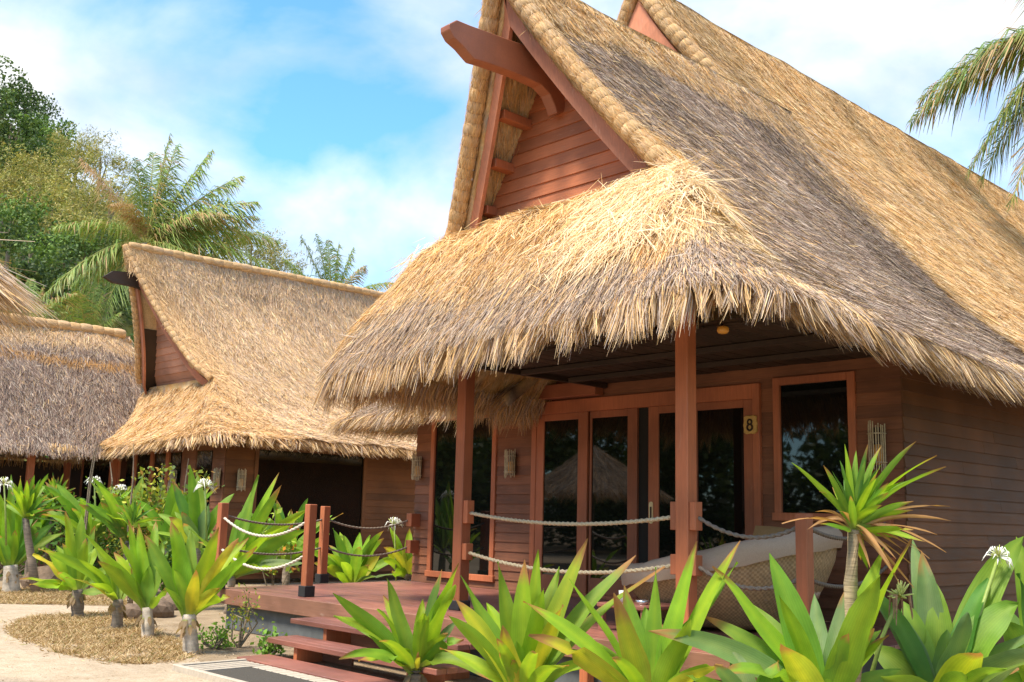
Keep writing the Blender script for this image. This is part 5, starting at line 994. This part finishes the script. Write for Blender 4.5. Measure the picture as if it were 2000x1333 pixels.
def palm(cpx, d, tips, label, ground_off=(0, 0), extra=6, Lr=4.2, r=.16, nuts=0, **kw):
    c = atd(cpx, d); b0 = np.array([c[0]+ground_off[0], c[1]+ground_off[1], 0]); t = tag(empty('coconut_palm', tuple(b0)), label, 'palm tree', 'coconut palms')
    pts = [lerp(b0, c, q)+np.array([math.sin(q*PI)*.3, 0, 0]) for q in np.linspace(0, 1, 12)]; put(obj('trunk', MB().tube(pts, list(np.linspace(r*1.3, r, 12)), 12).mesh('trunk', smooth=True), BARK), t)
    for q in tips:
        e = atd(q[:2], d+(q[2] if len(q) > 2 else 0)); ar = q[3] if len(q) > 3 else .18; br = q[4] if len(q) > 4 else .06
        put(obj('frond', frond_mesh(c, e, ar, brown=br, **kw), FROND), t)
    for k in range(extra):
        a = random.uniform(0, 6.28); el = random.uniform(-.3, .9); e = c+np.array([math.cos(a)*math.cos(el), math.sin(a)*math.cos(el), math.sin(el)])*Lr*random.uniform(.8, 1.05); put(obj('frond', frond_mesh(c, e, .22, brown=.15, **kw), FROND), t)
    for k in range(nuts):
        a = k*2.1; bm = bmesh.new(); bmesh.ops.create_icosphere(bm, subdivisions=2, radius=.15); me = bpy.data.meshes.new('coconut'); bm.to_mesh(me); bm.free(); o = put(obj('coconut', me, AMBER), t); o.location = Vector((c[0]+math.cos(a)*.3, c[1]+math.sin(a)*.3, c[2]-.15))
palm((285, 478), 37, [(332, 265, 0, .02, .3), (345, 285, .5, .02), (412, 296, 0, .05), (300, 300, 1, .05), (265, 310, .5, .1), (500, 395, -1, .2), (540, 470, 0, .22), (530, 520, -1, .2), (445, 420, -1.5, .25, .5), (105, 445, -.5, .3), (78, 585, -1, .3), (110, 640, .5, .35), (190, 640, -1, .3), (160, 312, 1, .15, 1.0), (215, 400, -1.5, .55, 1.0), (240, 420, -1, .5, .8), (470, 345, .5, .12), (480, 545, .5, .2), (140, 560, .5, .3), (400, 520, -2, .2)], 'big windblown coconut palm behind the second hut', nuts=4, extra=3, r=.2)
palm((650, 600), 46, [(553, 505, 0, .1), (588, 462, 0, .05), (618, 458, .5, .02), (662, 475, 0, .05), (690, 485, 0, .1), (712, 520, -1, .2, .5), (575, 540, .5, .2), (640, 470, -.5, .03)], 'smaller coconut palm rising behind the second hut ridge', extra=3, Lr=3.2)
palm((2170, 40), 21, [(1782, 235, 0, .28, .3), (1895, 330, -.6, .3, .2), (1800, 195, .5, .26, .1), (1915, 352, .1, .3, .1), (1975, 400, -1, .3, .6), (1990, -30, 1, .25), (2050, -150, 0, .2), (2300, -120, 0, .2), (2400, 150, 0, .25), (2250, 350, 0, .3), (2150, 380, -1, .3)], 'coconut palm reaching in from the right edge above the roof', extra=2, Lr=4, hang=1.25, wind=(-.1, 0, 0), nl=140, Lw=.8, cols=((.07, .15, .03), (.19, .25, .05)))
palm((45, 650), 33, [(30, 525, 0, .1), (85, 560, 0, .1, .4), (12, 555, .5, .15), (130, 610, -.5, .25), (60, 545, .5, .05), (-20, 600, 0, .2), (105, 590, .5, .15)], 'low palm between the grey pavilion ridge and the parasols', extra=3, Lr=2.6)
palm((170, 680), 36, [(110, 590, 0, .15), (150, 560, 0, .1), (200, 570, 0, .1), (235, 610, 0, .2), (185, 555, .5, .05)], 'young palm showing above the grey pavilion ridge', extra=3, Lr=2.4)

# ================================================================== hill and its trees
def hill_h(x, y):
    d = np.hypot(x, y); az = np.degrees(np.arctan2(-x, y))       # degrees left of +y
    top = np.interp(az, [10, 25, 42, 50, 58, 64, 70, 74, 80, 95, 120], [2, 8, 15, 20, 25, 30, 35, 42, 48, 50, 30])
    return top*sstep(52, 125, d) - .5
az = np.radians(np.linspace(5, 120, 90)); dd = np.linspace(48, 190, 46); A_, D_ = np.meshgrid(az, dd, indexing='ij'); X_, Y_ = -np.sin(A_)*D_, np.cos(A_)*D_; Z_ = hill_h(X_, Y_) + wob(np.c_[X_.ravel(), Y_.ravel(), 0*X_.ravel()], .25, 51).reshape(X_.shape)*1.2*sstep(52, 80, D_)
idx = np.arange(X_.size).reshape(X_.shape); F = np.stack([idx[:-1, :-1], idx[1:, :-1], idx[1:, 1:], idx[:-1, 1:]], -1).reshape(-1, 4)
obj('hill', npmesh('hill', np.c_[X_.ravel(), Y_.ravel(), Z_.ravel()], F, None, True), HILLM, kind='structure', label='steep wooded hill behind the huts')
n = 45000; a = np.radians(rng.uniform(40, 95, n)); d_ = rng.uniform(58, 130, n); P = np.c_[-np.sin(a)*d_, np.cos(a)*d_, np.zeros(n)]; P[:, 2] = hill_h(P[:, 0], P[:, 1])+rng.uniform(-.2, 1.6, n)
V, F, C = leafcloud(P, (.35, .8), pal(rng.uniform(0, 1, n), [np.array([.10, .16, .035]), np.array([.19, .21, .055]), np.array([.06, .10, .025]), np.array([.28, .25, .08])], [3, 3, 1.5, 2])*rng.uniform(.6, 1.3, (n, 1)), .6)
obj('undergrowth', npmesh('undergrowth', V, F, C), FOLI, kind='stuff', label='tangled undergrowth covering the hillside', category='undergrowth')
def crown_mesh(kind, seed):
    g = np.random.default_rng(seed); nc = 34; dirs = g.normal(size=(nc, 3)); dirs[:, 2] = np.abs(dirs[:, 2])*.9-.25; dirs /= np.linalg.norm(dirs, axis=1, keepdims=True)
    cl = dirs*g.uniform(.35, .95, (nc, 1))*np.array([1, 1, .95]); rad = g.uniform(.16, .34, nc)
    nn = 2600 if kind != 'wisp' else 3400; i = g.integers(0, nc, nn); v = g.normal(size=(nn, 3)); v /= np.linalg.norm(v, axis=1, keepdims=True); P = cl[i]+v*rad[i][:, None]*g.uniform(.5, 1.05, (nn, 1))
    cols = {'dark': ([np.array([.075, .125, .035]), np.array([.045, .08, .025]), np.array([.13, .18, .045])], [3, 2, 1.4]), 'wisp': ([np.array([.38, .34, .10]), np.array([.29, .29, .08]), np.array([.44, .35, .13]), np.array([.16, .19, .05])], [3, 3, 2, 1.4]), 'bright': ([np.array([.13, .22, .045]), np.array([.08, .15, .035]), np.array([.2, .28, .06])], [3, 2, 1])}[kind]
    tone = g.uniform(.7, 1.25, nc)[i][:, None]
    V, F, C = leafcloud(P, (.05, .11) if kind != 'wisp' else (.05, .13), pal(g.uniform(0, 1, nn), *cols)*tone*g.uniform(.75, 1.25, (nn, 1)), .6 if kind != 'wisp' else .22)
    return npmesh('crown', V, F, C)
CR = {k: [crown_mesh(k, s_+j) for j in range(3)] for k, s_ in (('dark', 60), ('wisp', 70), ('bright', 80))}
for k in CR:
    for me in CR[k]: me.materials.append(FOLI)
TR = MB().tube([(0, 0, -1.6), (.02, .01, -.6), (0, 0, .2)], [.07, .05, .02], 7).tube([(.02, .01, -.6), (.3, .1, .1)], [.035, .012], 5).tube([(.01, 0, -.5), (-.28, .15, .15)], [.035, .012], 5).mesh('trunk'); TR.materials.append(BARK_D)
def tree(px, d, R, kind, label, zmin=None):
    c = atd(px, d); t = tag(empty('hill_tree', tuple(c)), label, 'tree', 'trees on the hill')
    o = obj('crown', CR[kind][random.randrange(3)], None, t); o.scale = (R, R, R*random.uniform(.85, 1.1)); o.rotation_euler.z = random.uniform(0, 6.28); tr = obj('trunk', TR, None, t); tr.scale = (R, R, R*1.2)
words = {'dark': 'dark green', 'wisp': 'olive yellow feathery', 'bright': 'fresh green'}
HT = [((5, 190), 112, 4.2, 'dark', 'topmost on the ridge at the left edge'), ((48, 225), 110, 3.4, 'dark', 'on the ridge right of the topmost one'), ((20, 262), 104, 4.2, 'dark', 'below the ridge at the left edge'), ((85, 285), 104, 3.6, 'bright', 'on the upper slope under the lone spindly tree'), ((60, 320), 98, 3.6, 'dark', 'in the dark fold of the upper slope'), ((112, 300), 102, 2.6, 'bright', 'at the outer end of the upper green ridge'), ((75, 268), 106, 2.2, 'bright', 'standing thin against the sky'),
      ((10, 345), 88, 3.4, 'wisp', 'at the left edge below the dark trees'), ((55, 385), 84, 3.4, 'wisp', 'left of the slope centre'), ((110, 345), 90, 3.0, 'wisp', 'in the middle of the slope below the green ridge'), ((150, 305), 92, 2.6, 'wisp', 'at the skyline just right of the green ridge'), ((195, 325), 90, 3.0, 'wisp', 'at the skyline left of the big palm'), ((100, 425), 80, 3.6, 'wisp', 'low in the centre of the slope'), ((160, 385), 84, 3.4, 'wisp', 'right of centre on the slope'), ((215, 395), 82, 2.8, 'wisp', 'behind the brown fronds of the big palm'), ((20, 440), 78, 3.0, 'bright', 'above the nearest parasol rim'), ((150, 455), 76, 3.0, 'wisp', 'above the left fronds of the big palm'), ((60, 480), 72, 3.0, 'dark', 'right of the nearest parasol rim'), ((125, 505), 66, 2.6, 'bright', 'below the left fronds of the big palm'), ((165, 495), 66, 2.2, 'dark', 'in shade left of the second hut gable'), ((215, 460), 74, 3.0, 'wisp', 'just left of the big palm heart'),
      ((25, 560), 58, 2.6, 'dark', 'between the two parasol rims'), ((100, 570), 58, 2.6, 'dark', 'above the grey pavilion ridge'), ((200, 590), 56, 2.4, 'dark', 'left of the second hut rake, low down'), ((350, 460), 84, 3.0, 'wisp', 'behind the big palm centre'), ((420, 470), 80, 3.0, 'dark', 'behind the right fronds of the big palm'), ((490, 500), 78, 2.8, 'wisp', 'above the second hut ridge'), ((540, 535), 78, 2.4, 'wisp', 'at the right end of the wooded slope'), ((290, 420), 86, 2.6, 'wisp', 'at the skyline behind the big palm heart')]
for px, d, R, k, lb in HT: tree(px, d, R, k, f'{words[k]} tree {lb}')
# trees across the path behind the viewer, mirrored in the glass
MT = [(-52, -9, 6), (-45, -13, 5.5), (-38, -15, 6), (-31, -17, 5.5), (-24.5, -19, 6), (-18, -21, 5.5), (-11.5, -22, 6), (-5, -24, 6), (-20, -30, 8), (-36, -26, 8), (-50, -20, 8)]
for i, (x, y, R) in enumerate(MT):
    t = tag(empty('shade_tree', (x, y, R*.62)), 'dark shade tree across the path, only its reflection showing in the hut glass', 'tree', 'trees across the path')
    o = obj('crown', CR['dark'][i % 3], None, t); o.scale = (R, R, R*.95); o.rotation_euler.z = i*1.7; o2 = obj('lower_foliage', CR['dark'][(i+1) % 3], None, t); o2.scale = (R*.9, R*.9, R*.5); o2.location.z = -R*.45; tr = obj('trunk', TR, None, t); tr.scale = (R, R, R*.4)
for i, (x, y, R) in enumerate(((1.2, 9.5, 2.8), (1.8, 13.5, 3.2), (2.6, 18, 3.6), (3.2, 23, 4.0))):  # unseen trees added to keep sky light off the side wall
    t = tag(empty('shade_tree', (x, y, R*.9)), 'unseen shade tree added beside the near hut to darken its side wall', 'tree', 'unseen trees added right of the near hut')
    o = obj('crown', CR['dark'][i % 3], None, t); o.scale = (R*.9, R, R); o.rotation_euler.z = i*1.3; o2 = obj('lower_foliage', CR['dark'][(i+2) % 3], None, t); o2.scale = (R*.8, R*.9, R*.6); o2.location.z = -R*.5; tr = obj('trunk', TR, None, t); tr.scale = (R, R, R*.56)
